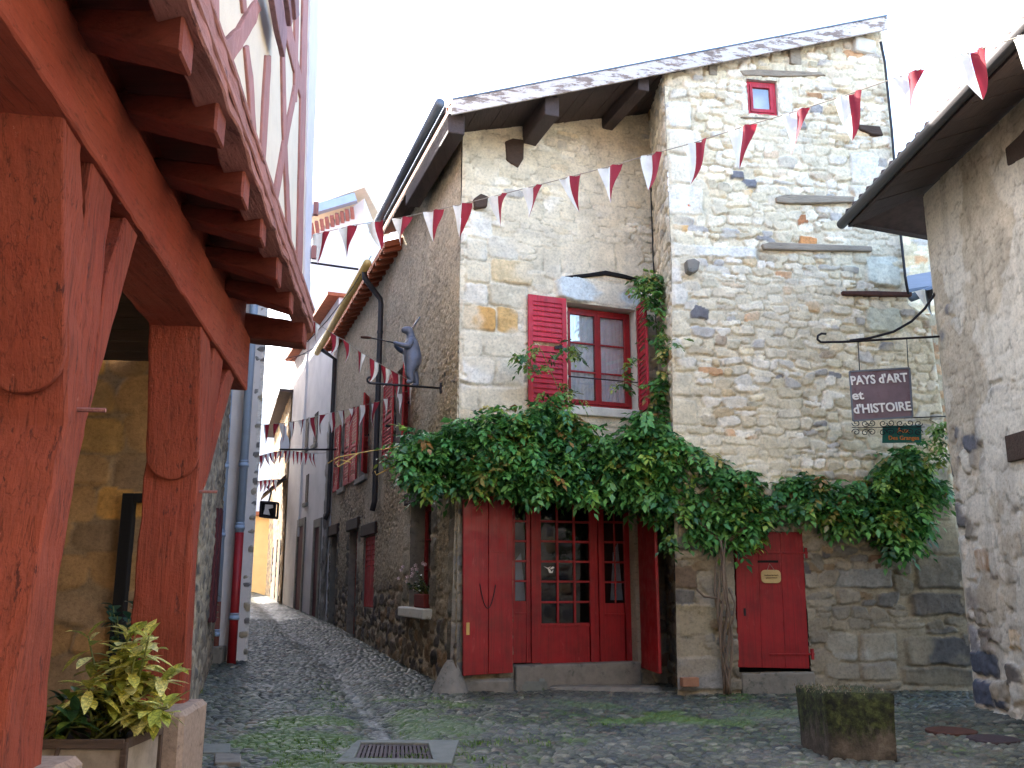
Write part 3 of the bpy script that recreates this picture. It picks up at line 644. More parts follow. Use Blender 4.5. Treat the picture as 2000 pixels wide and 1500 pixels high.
for z in (6.7, 5.2, 3.7): cl = MB(); cl.tube([FC.pt(5.75, z, .12), FC.pt(5.75, z + .05, .12)], .07, 12); cl.build('pipe_collar', M['pipe_black'], dpo)
dp = MB(); dp.tube([FC.pt(12.45, 7.95, .5), FC.pt(12.45, 7.7, .12), FC.pt(12.45, 3.4, .12), FC.pt(12.45, 3.2, .2)], .06, 12); dp.build('downpipe', M['pipe_black'], main, smooth=True)

# ---- windows and shutters
def reveal(fr, o, depth, mat, parent, name='reveal', t=.0):
    s0, s1, z0, z1 = o; mb = MB(); q = lambda d: [fr.pt(s0, z0, d), fr.pt(s1, z0, d), fr.pt(s1, z1, d), fr.pt(s0, z1, d)]
    mb.add(q(.012) + q(-depth), [(0, 1, 5, 4), (1, 2, 6, 5), (2, 3, 7, 6), (3, 0, 4, 7)]); return mb.build(name, mat, parent)
def casement(fr, o, d, mat, parent, rows=3, fw=.055, st=.05, bar_=.026, glass='glass', leaves=2, mid=True):
    s0, s1, z0, z1 = o; mb = MB()
    mb.rect(fr, s0, s0 + fw, z0, z1, d - .05, d); mb.rect(fr, s1 - fw, s1, z0, z1, d - .05, d)
    mb.rect(fr, s0 + fw, s1 - fw, z1 - fw, z1, d - .05, d); mb.rect(fr, s0 + fw, s1 - fw, z0, z0 + fw, d - .05, d)
    a = s0 + fw + .004; w_ = (s1 - s0 - 2 * fw - .008) / leaves
    for k in range(leaves):
        l, r = a + k * w_ + .002, a + (k + 1) * w_ - .002; b, t = z0 + fw + .004, z1 - fw - .004
        mb.rect(fr, l, l + st, b, t, d - .04, d + .012); mb.rect(fr, r - st, r, b, t, d - .04, d + .012)
        mb.rect(fr, l + st, r - st, t - st, t, d - .04, d + .010); mb.rect(fr, l + st, r - st, b, b + st * 1.3, d - .04, d + .010)
        for j in range(1, rows):
            z = b + st + (t - b - 2 * st) * j / rows; mb.rect(fr, l + st, r - st, z - bar_ / 2, z + bar_ / 2, d - .03, d + .006)
    if leaves == 2: c = (s0 + s1) / 2; mb.rect(fr, c - .022, c + .022, z0 + fw + .01, z1 - fw - .01, d, d + .024)
    win = mb.build('window', mat, parent, bevel=.004)
    g = MB(); g.add([fr.pt(s0 + fw, z0 + fw, d - .02), fr.pt(s1 - fw, z0 + fw, d - .02), fr.pt(s1 - fw, z1 - fw, d - .02), fr.pt(s0 + fw, z1 - fw, d - .02)], [(0, 1, 2, 3)])
    g.build('pane', M[glass], win); return win
def louvred(fr, s0, s1, z0, z1, d, mat, parent, n=22, th=.035, st=.06, mids=(.36,), solid=False, name='shutter', zoff=0.0):
    mb = MB(); mb.rect(fr, s0, s0 + st, z0, z1, d, d + th); mb.rect(fr, s1 - st, s1, z0, z1, d, d + th)
    mb.rect(fr, s0 + st, s1 - st, z1 - st * 1.3, z1, d + .002, d + th - .002); mb.rect(fr, s0 + st, s1 - st, z0, z0 + st * 1.5, d + .002, d + th - .002)
    edges = [z0 + st * 1.5] + [z0 + (z1 - z0) * m for m in mids] + [z1 - st * 1.3]
    for m in mids: zc = z0 + (z1 - z0) * m; mb.rect(fr, s0 + st, s1 - st, zc - st * .6, zc + st * .6, d + .002, d + th - .002)
    z = z0 + st * 1.5 + .01; step = (z1 - z0 - st * 2.8) / n
    for k in range(n):
        zc = z + k * step; q = [(d + .004, zc + step * .75), (d + .012, zc + step * .98), (d + th - .003, zc + .012), (d + th - .010, zc)]
        if any(abs(zc + step / 2 - (z0 + (z1 - z0) * m)) < st * .6 + step * .3 for m in mids): continue
        mb.hexa([fr.pt(s0 + st, zz, dd) for dd, zz in q], [fr.pt(s1 - st, zz, dd) for dd, zz in q])
    return mb.build(name, mat, parent)
reveal(FA, WA, .3, M['pale_stone'], main)
wa = casement(FA, (WA[0] + .02, WA[1] - .02, WA[2] + .02, WA[3] - .03), -.16, M['red'], main, rows=3)
cu = MB(); ns_ = 40
for side in (0, 1):
    a, b = (WA[0] + .08, (WA[0] + WA[1]) / 2 - .06) if side == 0 else ((WA[0] + WA[1]) / 2 + .06, WA[1] - .08)
    vs = []; fs = []
    for i in range(ns_):
        s = a + (b - a) * i / (ns_ - 1); dd = -.215 + .014 * math.sin(i * 1.15)
        vs += [FA.pt(s, WA[2] + .03, dd), FA.pt(s, WA[3] - .05, dd)]
        if i: fs.append((2 * i - 2, 2 * i, 2 * i + 1, 2 * i - 1))
    cu.add(vs, fs)
cu.build('curtain', M['curtain'], wa, smooth=True)
hb = MB(); hb.tube([FA.pt(WA[0] - .01, FA.px(1170, 741)[1], .02), FA.pt(WA[1] + .01, FA.px(1170, 741)[1], .02)], .011, 8); hb.build('safety_bar', M['iron'], wa, smooth=True)
si = MB(); si.rect(FA, WA[0] - .1, WA[1] + .16, WA[2] - .15, WA[2] - .004, -.2, .09); si.build('sill', M['pale_stone'], wa, bevel=.015)
sl = pxr(FA, 1031, 580, 1106, 796, .06)
sh = louvred(FA, sl[0], sl[1] - .005, sl[2], sl[3], .06, M['red_s'], main, n=19, st=.075, mids=(.52,))
hg = MB(); zc = FA.px(1085, 683)[1]; hg.bar(FA.pt(sl[1] - .22, zc, .11), FA.pt(sl[1] - .1, zc + .02, .13), .03, .05); hg.build('shutter_catch', M['iron'], sh)
h0 = FA.pt(WA[1] + .04, 0, .03); FS = Fr(h0.x, h0.y, .10, -1.0)
louvred(FS, .0, .58, sl[2] + .02, sl[3] + .02, 0, M['red_s'], main, n=19, st=.07, mids=(.52,))
# attic window
reveal(FB, WB, .25, M['pale_stone'], main)
wb = casement(FB, (WB[0] + .01, WB[1] - .01, WB[2] + .01, WB[3] - .01), -.03, M['red_s'], main, rows=1, fw=.05, st=.045, leaves=1)
bb = MB(); bb.rect(FB, WB[0], WB[1], WB[2], WB[3], -.24, -.22); bb.build('blind', M['curtain'], wb)
def emb(fr, x0, y0, x1, y1, mat, d1, name='embedded_timber', d0=-.05, bev=.015):
    a = pxr(fr, x0, y0, x1, y1); mb = MB(); mb.rect(fr, a[0], a[1], a[2], a[3], d0, d1); return mb.build(name, mat, main, bevel=bev)
def rough_bar(fr, x0, y0, x1, y1, d1, mat, name, seed, parent=None):     # weathered beam let into the wall, with an uneven outline
    a0, za = fr.px(x0, y0); a1, zb = fr.px(x1, y1); h = abs(fr.px((x0 + x1) / 2, (y0 + y1) / 2 - 8)[1] - fr.px((x0 + x1) / 2, (y0 + y1) / 2 + 8)[1]) / 16
    return a0, za, a1, zb
def lintel(fr, pts, d1, mat, name='embedded_timber', d0=-.06):
    mb = MB(); mb.prism(fr, fr.poly(pts), d0, d1); return mb.build(name, mat, main, bevel=.018)
lintel(FB, [(1512, 388), (1530, 383), (1600, 385), (1665, 387), (1664, 398), (1600, 400), (1540, 401), (1513, 398)], .08, M['grey_wood'])
lintel(FB, [(1484, 480), (1500, 476), (1600, 480), (1698, 484), (1700, 494), (1600, 493), (1488, 490)], .085, M['grey_wood'])
lintel(FB, [(1442, 140), (1480, 138), (1600, 143), (1612, 150), (1520, 152), (1450, 150)], .05, M['grey_wood'])
lintel(FB, [(1445, 229), (1510, 232), (1508, 236), (1445, 233)], .05, M['grey_wood'])
lintel(FA, [(1100, 541), (1150, 535), (1180, 530), (1215, 537), (1243, 545), (1243, 550), (1180, 539), (1100, 548)], .065, M['black'], 'relieving_joint')
lintel(FB, [(1640, 571), (1700, 571), (1776, 573), (1776, 582), (1700, 581), (1642, 579)], .09, M['rust'], 'iron_flat_bar')
lintel(FB, [(1335, 514), (1350, 511), (1361, 518), (1358, 534), (1345, 540), (1337, 536)], .16, M['grey_stone'], 'projecting_stone')
lintel(FB, [(1672, 246), (1715, 250), (1722, 268), (1700, 266), (1676, 256)], .07, M['dark_wood'], 'timber_stub')
lintel(FA, [(985, 278), (1000, 272), (1022, 275), (1021, 312), (1010, 330), (988, 315)], .05, M['dark_wood'], 'beam_socket')
lintel(FA, [(922, 392), (936, 382), (950, 388), (948, 408), (925, 410)], .10, M['dark_wood'], 'timber_stub')
tp = MB(); tp.tube([at_y(1720, 82, 13.42), at_y(1728, 120, 13.42), at_y(1742, 255, 13.5), at_y(1755, 420, 13.5), at_y(1768, 540, 13.5), at_y(1774, 575, 13.5)], .022, 8); tp.build('wall_cable', M['cable'], main, smooth=True)
tp = MB(); tp.tube([FA.pt(S_A_END - .05, 8.6, .04), FA.pt(S_A_END - .06, 7.0, .05), FA.pt(S_A_END - .04, 5.6, .04)], .012, 6); tp.build('wall_cable', M['cable'], main, smooth=True)

# ---- front door with glazed panels, folded and open leaves
def bp(x, y, d=-.12): return FA.px(x, y, d)
dd = -.12; dr = MB()
def prx(x0, y0, x1, y1, a, b, mb=None): q = pxr(FA, x0, y0, x1, y1, dd); (mb or dr).rect(FA, q[0], q[1], q[2], q[3], a, b)
BOT, TOP = 1295, 950
for x0, x1 in [(1001, 1006), (1028, 1036), (1038, 1057), (1152, 1168), (1170, 1181), (1221, 1239)]: prx(x0, TOP, x1, BOT, dd - .05, dd)
for x0, x1, y0, y1 in [(1006, 1028, 1174, BOT), (1057, 1152, 1217, BOT), (1181, 1221, 1178, BOT)]: prx(x0, y0, x1, y1, dd - .045, dd - .006)
for x0, x1, y in [(1006, 1028, 1196), (1057, 1152, 1219), (1181, 1221, 1198)]: prx(x0, y, x1, y + 5, dd - .04, dd + .006)
for y in (984, 1018, 1057, 1096, 1135): prx(1006, y - 2, 1028, y + 2, dd - .04, dd - .004); prx(1181, y, 1221, y + 4, dd - .04, dd - .004)
for y in (980, 1019, 1058, 1097, 1136, 1176): prx(1057, y - 2, 1152, y + 2, dd - .04, dd - .004)
for x in (1089, 1122): prx(x - 2, TOP, x + 2, 1217, dd - .04, dd - .002)
prx(1200, TOP, 1202, 1178, dd - .04, dd - .003)
front = dr.build('front_door', M['red'], main, bevel=.004)
gl = MB()
for x0, x1, y1 in [(1006, 1028, 1174), (1057, 1152, 1217), (1181, 1221, 1178)]:
    q = pxr(FA, x0, TOP, x1, y1, dd); gl.add([FA.pt(q[0], q[2], dd - .025), FA.pt(q[1], q[2], dd - .025), FA.pt(q[1], q[3], dd - .025), FA.pt(q[0], q[3], dd - .025)], [(0, 1, 2, 3)])
gl.build('door_glazing', M['glass_door'], front)
dc = MB()
for poly in ([(1006, 1095), (1017, 1080), (1026, 1173), (1006, 1173)], [(1192, 1172), (1197, 1080), (1206, 1060), (1216, 1172)]): dc.prism(FA, FA.poly(poly, -.3), -.30, -.29)
dc.build('door_curtain', M['curtain'], front)
stk = MB(); dk = dd - .018
for pl in ([(1062, 1106), (1070, 1109), (1076, 1106), (1071, 1112)], [(1074, 1110), (1080, 1106), (1083, 1109), (1078, 1112)], [(1070, 1112), (1074, 1111), (1077, 1117), (1081, 1112), (1079, 1119), (1073, 1119)]):
    stk.prism(FA, FA.poly(pl, dk), dk, dk + .002)
stk.build('bird_sticker', M['letters'], front)
pj = MB(); q = pxr(FA, 1238, 950, 1246, 1297, 0); pj.rect(FA, q[0], q[1], q[2], q[3], -.14, .05); pj.build('door_jamb', M['grey_wood'], main, bevel=.01)
reveal(FA, (DA[0], DA[1], DA[2], DA[3]), .35, M['grey_stone'], main)
ds = MB(); q = pxr(FA, 1003, 1297, 1247, 1334, 0); ds.rect(FA, q[0], q[1], -.1, q[3] + .01, -.3, .10); ds.build('door_sill', M['grey_stone'], main, bevel=.02)
# folded leaf on the left (two boards) standing proud of the wall
lf = MB()
for x0, x1 in ((905, 953.6), (954.6, 1002)):
    p = [FA.px(x0, 968 if x0 > 950 else 975, .13), FA.px(x1, 968, .13), FA.px(x1, 1314 if x1 > 990 else 1317, .13), FA.px(x0, 1320 if x0 < 910 else 1317, .13)]
    lf.prism(FA, p, .08, .125)
leaf1 = lf.build('door_shutter', M['red'], main, bevel=.006)
hd = MB(); a = FA.px(937, 1140, .13); b = FA.px(953, 1188, .13); c = FA.px(968, 1142, .13)
pts = []
for k in range(13):
    t = k / 12; s = a[0] + (c[0] - a[0]) * t; z = a[1] + (c[1] - a[1]) * t + (b[1] - (a[1] + c[1]) / 2) * (1 - (2 * t - 1) ** 2); pts.append(FA.pt(s, z, .135))
hd.tube(pts, .007, 6); hd.build('hanging_wire', M['iron'], leaf1, smooth=True)
hd = MB(); a = FA.px(955, 1076, .13); b = FA.px(985, 1077, .13); hd.bar(FA.pt(a[0], a[1], .132), FA.pt(b[0], b[1], .132), .02, .025); hd.build('latch', M['red'], leaf1)
hd = MB(); q = pxr(FA, 911, 1216, 917, 1240, .13); hd.rect(FA, q[0], q[1], q[2], q[3], .124, .129); hd.build('lock_plate', M['bulb'], leaf1)
h1 = FA.pt(FA.px(1247, 1150)[0] + .02, 0, .02); FL = Fr(h1.x, h1.y, .12, -1.0); zb = FA.px(1245, 1304)[1]
ol = MB()
ol.rect(FL, .0, .47, zb + .0, 3.9, -.02, .025); ol.rect(FL, .474, .98, zb + .0, 3.9, -.02, .025)
ol.build('door_shutter', M['red'], main, bevel=.006)
# cellar door
cd = MB(); (a, b, c, e) = cdq
lerp = lambda p, q, t: (p[0] + (q[0] - p[0]) * t, p[1] + (q[1] - p[1]) * t)
for t0, t1 in ((0, .33), (.333, .66), (.663, 1.0)): cd.prism(FB, [lerp(a, b, t0), lerp(a, b, t1), lerp(e, c, t1), lerp(e, c, t0)], -.03, .02 + .003 * t0)
cellar = cd.build('cellar_door', M['red'], main, bevel=.004)
x = MB(); x.prism(FB, FB.poly([(1486, 1036), (1504, 1036), (1495, 1057)], .025), .0, .026); x.prism(FB, FB.poly([(1480, 1094.5), (1520, 1094.5), (1520, 1099), (1480, 1099)], .025), .0, .027); x.build('letter_slot', M['black'], cellar)
for y0, y1, x0, x1 in ((1078, 1082, 1490, 1578), (1276, 1280, 1503, 1591)):
    x = MB(); q = pxr(FB, x0, y0, x1, y1, .03); x.rect(FB, q[0], q[1], q[2], q[3], .018, .036); x.rect(FB, q[1] - .05, q[1] - .01, q[2] - .06, q[3] + .06, .0, .04); x.build('strap_hinge', M['red'], cellar, bevel=.004)
x = MB(); q = pxr(FB, 1453, 1188, 1457, 1203, .03); x.rect(FB, q[0], q[1], q[2], q[3], .018, .03); x.build('keyhole', M['iron'], cellar)
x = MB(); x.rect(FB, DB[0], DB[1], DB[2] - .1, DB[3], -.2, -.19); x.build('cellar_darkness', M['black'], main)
x = MB(); q = pxr(FB, 1447, 1312, 1590, 1356, 0); x.rect(FB, q[0] , q[1], -.1, q[3] - .01, -.15, .05); x.build('cellar_sill', M['grey_stone'], main, bevel=.02)
# alley side windows and doors
def alley_win(W, left=None, right=None, perp=None):
    reveal(FC, W, .34, M['grey_stone'], main)
    casement(FC, (W[0] + .02, W[1] - .02, W[2] + .02, W[3] - .02), -.26, M['red_alley'], main, rows=3)
    x = MB(); x.rect(FC, W[0] - .15, W[1] + .15, W[2] - .14, W[2] - .003, -.15, .1); x.build('window_ledge', M['grey_stone'], main, bevel=.02)
    for pr in (left, right):
        if pr: louvred(FC, pr[0], pr[1], W[2] + .0, W[3] + .02, .05, M['red_alley'], main, n=20, st=.07, mids=(.5,))
    if perp is not None:
        h = FC.pt(perp, 0, .02); f = Fr(h.x, h.y, FC.n.x * .37 - FC.u.x * .93, FC.n.y * .37 - FC.u.y * .93)
        louvred(f, 0, .5, W[2], W[3] + .02, 0, M['red_alley'], main, n=20, st=.05, mids=(.5,))
alley_win(W1, (11.2, 12.05), (9.5, 10.3)); alley_win(W2, (8.5, 9.35), None, 7.28); alley_win(W3, (4.42, 5.35), None, 3.28)
for W in (W1, W2, W3):
    x = MB(); x.bar(FC.pt(W[0] - .1, (W[2] + W[3]) / 2, .02), FC.pt(W[0] - .1, (W[2] + W[3]) / 2, .16), .03, .05); x.bar(FC.pt(W[1] + .3, (W[2] + W[3]) / 2 - .2, .02), FC.pt(W[1] + .3, (W[2] + W[3]) / 2 - .2, .16), .03, .05); x.build('shutter_catch', M['iron'], main)
reveal(FC, G1, .34, M['grey_stone'], main); casement(FC, (G1[0] + .01, G1[1] - .01, G1[2] + .01, G1[3] - .01), -.24, M['red'], main, rows=3)
x = MB(); x.rect(FC, G1[0] - .12, G1[1] + .2, G1[2] - .16, G1[2] - .003, -.2, .16); x.build('window_ledge', M['pale_stone'], main, bevel=.02)
x = MB(); x.rect(FC, G1[0] - .2, G1[1] + .35, G1[3] + .003, G1[3] + .22, -.1, .07); x.build('window_lintel', M['dark_wood_z'], main, bevel=.02)
reveal(FC, G2, .2, M['grey_stone'], main); louvred(FC, G2[0] + .02, (G2[0] + G2[1]) / 2 - .005, G2[2] + .02, G2[3] - .02, -.06, M['red_alley'], main, n=12, mids=(.55, .3, .42)); louvred(FC, (G2[0] + G2[1]) / 2 + .005, G2[1] - .02, G2[2] + .02, G2[3] - .02, -.06, M['red_alley'], main, n=12, mids=(.55, .3, .42))
x = MB(); x.rect(FC, G2[0] + .02, G2[1] - .02, G2[2] + .02, G2[3] - .7, -.06, -.03); x.build('shutter_panel', M['red_alley'], main)
x = MB(); x.rect(FC, G2[0] - .2, G2[1] + .2, G2[3] + .003, G2[3] + .26, -.1, .07); x.build('window_lintel', M['dark_wood_z'], main, bevel=.02)
for k, G in enumerate((GD, GD2)):
    reveal(FC, G, .25, M['grey_stone'], main); x = MB(); w3 = (G[1] - G[0]) / 3
    for j in range(3): x.rect(FC, G[0] + j * w3 + .003, G[0] + (j + 1) * w3 - .003, G[2] + .05, G[3], -.2, -.15)
    x.build('alley_door', M['red_brown'] if k == 0 else M['dark_wood_z'], main, bevel=.006)
    x = MB(); x.rect(FC, G[0] - .25, G[1] + .25, G[3] + .003, G[3] + .28, -.1, .08); x.build('door_lintel', M['dark_wood_z'], main, bevel=.03)
# mortar spur at the corner
x = MB(); cb = FA.pt(-.02, 0, .0); rings = []
for k in range(7):
    t = k / 6; r = .25 * (1 - t) ** .8 + .05; c = cb + Vector((-.04, -.06 * (1 - t), .0)); 
    rings += [c + Vector((math.cos(a_) * r, math.sin(a_) * r, -.06 + t * .52)) for a_ in [2 * math.pi * j / 14 for j in range(14)]]
x.add(rings, [(i * 14 + j, i * 14 + (j + 1) % 14, (i + 1) * 14 + (j + 1) % 14, (i + 1) * 14 + j) for i in range(6) for j in range(14)]); x.build('corner_spur', M['grey_stone'], main, smooth=True)
# ---------------------------------------------------------------- timber framed house with arcade (left)
th = thing('timber_framed_house', (-3.4, 6.0, 0), 'ox red timber framed house with jettied joists and open arcade posts on the left', 'house')
TH = .42
def rough(mb_fn, name, mat, parent, amp=.012, cuts=5, scale=6, bevel=.012):        # hand-hewn: subdivided and pushed about with noise
    mb = MB(); mb_fn(mb); o = mb.build(name, mat, parent); me = o.data
    bm = bmesh.new(); bm.from_mesh(me)
    bmesh.ops.bevel(bm, geom=[e for e in bm.edges], offset=bevel, segments=1, affect='EDGES')
    L = [e for e in bm.edges if e.calc_length() > .25]
    for _ in range(3):
        L = [e for e in bm.edges if e.calc_length() > .22]
        if not L: break
        bmesh.ops.subdivide_edges(bm, edges=L, cuts=2, use_grid_fill=True)
        bmesh.ops.triangulate(bm, faces=[f for f in bm.faces if len(f.verts) > 4])
    from mathutils import noise as mn
    off = Vector(WLOC[o.name])
    for v in bm.verts:
        p = (v.co + off) * scale; v.co += mn.noise_vector(p) * amp + mn.noise_vector(p * 3.1) * amp * .4
    bmesh.ops.recalc_face_normals(bm, faces=bm.faces); bm.to_mesh(me); bm.free(); return o
FDi = lambda d: d
def D(x, y, d=0.0): return FD.px(x, y, d)
# posts: street faces traced on the arcade plane, .42 m thick
p1 = [(122, 215), (156, 285), (158, 480), (196, 560), (212, 660), (186, 760), (165, 850), (142, 960), (118, 1130), (97, 1330), (80, 1500), (30, 1560), (40, 1330), (64, 1100), (90, 900), (118, 780), (128, 640), (124, 430)]
def extrude(poly, d0, d1): return lambda mb: mb.prism(FD, poly, d0, d1)
def quad_prism(pts, d0, d1): return lambda mb: mb.prism(FD, pts, d0, d1)
P1 = [D(*q) for q in p1]
zt1 = 3.72
def strip_post(name, near, far, d0, d1):      # near / far: lists of (s, z) from bottom to top
    mb = MB(); n = len(near)
    for k in range(n):
        pass
    vs = []; 
    for k in range(n):
        (a, z), (b, zz) = near[k], far[k]
        vs += [FD.pt(a, z, d0), FD.pt(b, zz, d0), FD.pt(b, zz, d1), FD.pt(a, z, d1)]
    fs = [(0, 1, 2, 3), (4 * n - 1, 4 * n - 2, 4 * n - 3, 4 * n - 4)]
    for k in range(n - 1):
        for j in range(4): fs.append((4 * k + j, 4 * k + (j + 1) % 4, 4 * k + 4 + (j + 1) % 4, 4 * k + 4 + j))
    return lambda m: m.add(vs, fs)
far1 = [D(80, 1500), D(97, 1330), D(118, 1130), D(142, 960), D(166, 845), D(180, 760), D(186, 640), D(170, 500), D(160, 400), D(158, 280)]
post1_near_s = D(128, 700)[0]
near1 = [(D(x_, y_)[0], f[1]) for (x_, y_), f in zip([(0, 1500), (30, 1330), (68, 1130), (100, 960), (124, 845), (128, 760), (129, 640), (126, 500), (124, 400), (121, 280)], far1)]
near1[-1] = (near1[-1][0], 3.74); far1[-1] = (far1[-1][0], 3.72)
post1 = rough(strip_post('post', near1, far1, -TH, 0), 'arcade_post', M['ox_z'], th, .017)
def brace(name, pts_px, parent, d0=-.34, d1=-.006, mat='ox_z', amp=.008):
    return rough(lambda mb: mb.prism(FD, [D(*q) for q in pts_px], d0, d1), name, M[mat], parent, amp)
brace('brace', [(183, 312), (225, 385), (222, 400), (205, 520), (196, 640), (160, 860), (160, 500), (172, 420)], post1)
brace('brace', [(249, 425), (271, 460), (250, 540), (222, 640), (196, 735), (166, 850), (190, 690), (212, 540)], post1)
def capital(fr_s, z0, z1, zr, w, parent, dn):       # round-ended tongue on the face turned to the square
    f = Fr(FD.pt(fr_s, 0, 0).x, FD.pt(fr_s, 0, 0).y, -1.0, -.03)
    return f
def tongue(s_near, zt, zmid, w, parent, dout=.04, lean=None):
    o = FD.pt(s_near, 0, 0); n = -FD.u; uu = FD.n                       # faces back along the arcade
    f = Fr(o.x, o.y, uu.x, uu.y); 
    if f.n.dot(n) < 0: f = Fr(o.x, o.y, uu.x, uu.y, flip=True)
    poly = [(0.004, zt), (-w, zt), (-w, zmid)] + [(-w / 2 - w / 2 * math.cos(a), zmid - w / 2 * math.sin(a)) for a in [math.pi * k / 12 for k in range(1, 12)]] + [(0.004, zmid)]
    mb = MB(); mb.prism(f, poly, 0.0, dout); o1 = mb.build('capital', M['ox_z'], parent, bevel=.012)
    if lean is not None:
        og = WLOC[o1.name]
        for v in o1.data.vertices: v.co += FD.u * (float(np.interp(v.co.z + og.z, lean[1], lean[0])) - s_near)
    return f
def facez(s, x, y, d=0):                            # height of a pixel on the post face that looks at the camera
    o = FD.pt(s, 0, 0); r = ray(x, y); n = FD.u; t = (o - Vector((0, 0, EYE))).dot(n) / r.dot(n); return EYE + r.z * t
zt = 3.70; zm = facez(post1_near_s, 100, 690)
f1 = tongue(near1[5][0], zt, zm, .40, post1, .05, ([p[0] for p in near1], [p[1] for p in near1]))
# second post
n2 = D(392, 760)[0]
far2 = [D(369, 1372), D(378, 1200), D(388, 1060), D(398, 940), D(408, 850), D(414, 740), D(409, 655)]
near2 = [(D(x_, y_)[0], f[1]) for (x_, y_), f in zip([(358, 1372), (367, 1200), (377, 1060), (387, 940), (391, 850), (393, 740), (393, 655)], far2)]
far2[-1] = (far2[-1][0], 3.62); near2[-1] = (near2[-1][0], 3.62)
post2 = rough(strip_post('post', near2, far2, -TH, 0), 'arcade_post', M['ox_z'], th, .015)
brace('brace', [(423, 665), (440, 690), (424, 800), (404, 930), (398, 950), (408, 820), (414, 740)], post2)
brace('brace', [(450, 720), (459, 738), (442, 800), (412, 920), (400, 960), (424, 810), (436, 756)], post2)
zm2 = facez(n2, 345, 885); tongue(near2[4][0], 3.60, zm2, .40, post2, .05, ([p[0] for p in near2], [p[1] for p in near2]))
for s, zt_, po in ((post1_near_s, facez(post1_near_s, 90, 815), post1), (n2, facez(n2, 380, 975), post2)):   # pegs and joint marks
    mb = MB(); p = FD.pt(s + .22, zt_ + .08, -.05); mb.tube([p, p + FD.n * .19], .012, 6); mb.build('peg', M['stud'], po)
# stone plinths under the posts
for s0, s1, zt_, par in ((n2 - .28, n2 + .50, far2[0][1] + .015, th), (post1_near_s - .30, post1_near_s + .46, far1[0][1] + .02, th)):
    rough(lambda mb: mb.rect(FD, s0, s1, -.1, zt_, -.60, .12), 'post_plinth', M['plinth'], th, .01, bevel=.035)
# beam over the posts
zb = lambda s: np.interp(s, [D(0, 40)[0], D(300, 500)[0], D(477, 763)[0]], [D(0, 40)[1], D(300, 500)[1], D(477, 763)[1]])
zu = lambda s: np.interp(s, [D(117, 0)[0], D(330, 377)[0], D(477, 763)[0]], [D(117, 0)[1], D(330, 377)[1], 3.97])
sb0, sb1 = -7.4, D(477, 763)[0]
ss = np.linspace(sb0, sb1, 12)
rough(lambda mb: mb.prism(FD, [(s, float(zb(s))) for s in ss] + [(s, float(zu(s))) for s in ss[::-1]], -.40, .03), 'arcade_beam', M['ox_y'], th, .008)
# joists of the jetty
ends = [(598, 690), (572, 630), (548, 572), (518, 500), (485, 413), (437, 302), (375, 148)]
ys = []
for q in ends: ys.append(FJ.px(*q)[0])
ys += [ys[-1] - .82, ys[-1] - 1.64, ys[-1] - 2.46]
def cross_frame(s):                                  # vertical plane across the arcade at jetty station s
    p = FJ.pt(s, 0, 0); return p
JL = .62
for k, s in enumerate(ys):
    w_ = .22 if k else .28; p = FJ.pt(s, 0, 0); inn = -FJ.n + FJ.u * .45; al = FJ.u; z0 = 3.87 + .02 * (k % 2); zi = 4.12 if k else 3.98
    def jo(mb, p=p, w_=w_, z0=z0, zi=zi):
        q = lambda a: [p + a + Vector((0, 0, z0)), p + a + Vector((0, 0, 4.09)), p + a + inn * (JL + .4) + Vector((0, 0, 4.365)), p + a + inn * (JL + .4) + Vector((0, 0, zi + .12)), p + a + inn * (JL - .05) + Vector((0, 0, zi))]
        A, B = q(al * 0), q(-al * w_)
        mb.add(A + B, [(0, 1, 2, 3, 4), (9, 8, 7, 6, 5), (0, 5, 6, 1), (1, 6, 7, 2), (2, 7, 8, 3), (3, 8, 9, 4), (4, 9, 5, 0)])
    rough(jo, 'jetty_joist', M['ox_x'], th, .006, bevel=.015)
fl = MB(); c = [FJ.pt(-9.0, 4.37, -.02), FJ.pt(.05, 4.37, -.02), FJ.pt(.05, 4.37, -1.1), FJ.pt(-9.0, 4.37, -1.1)]; fl.hexa(c, [p + Vector((0, 0, .05)) for p in c]); fl.build('jetty_boarding', M['ox_x'], th)
pk = MB()                                            # boards closing the pockets above the arcade beam
pk.add([FJ.pt(-9, 4.0, -JL - .02), FJ.pt(.0, 4.0, -JL - .02), FJ.pt(.0, 4.40, -JL - .02), FJ.pt(-9, 4.40, -JL - .02)], [(0, 1, 2, 3)]); pk.build('pocket_boards', M['ox_y'], th)
# weathered sill timber along the jetty edge
def sill(mb):
    st = np.linspace(-9.0, .03, 40)
    lo = [4.075 + .02 * math.sin(i * 1.9) + .015 * math.sin(i * .7) for i in range(40)]
    hi = [4.34 + .03 * math.sin(i * 1.3 + 1) for i in range(40)]
    mb.prism(FJ, [(s, z) for s, z in zip(st, lo)] + [(s, z) for s, z in zip(st[::-1], hi[::-1])], -.14, .05)
rough(sill, 'sill_timber', M['rough_y'], th, .013, scale=5)
for z in (4.14, 4.29):
    rough(lambda mb: mb.prism(FJ, [(-9, z), (.03, z - .01), (.03, z + .05), (-9, z + .055)], .04, .062), 'split_strand', M['rough_y'], th, .010, scale=3)
pw = MB(); pw.prism(FJ, [(-9.2, 4.33), (.0, 4.33), (.0, 9.6), (-9.2, 9.6)], -.2, -.03); pw.build('plaster_wall', M['plaster'], th)
def J(x, y): return FJ.px(x, y, 0)
def stud(pts, name='stud', mat='stud', d1=-.010, amp=.005, d0=-.1): return rough(lambda mb: mb.prism(FJ, [J(*q) for q in pts], d0, d1), name, M[mat], th, amp, bevel=.006)
stud([(597, -140), (608, -140), (598, 300), (592, 560), (582, 560), (588, 300)], 'corner_post')
stud([(612, -140), (628, -140), (606, 620), (598, 640), (596, 600)], 'edge_board', 'edge_white')
stud([(581, -120), (589, -120), (585, 120), (583, 200), (578, 200), (579, 60)])
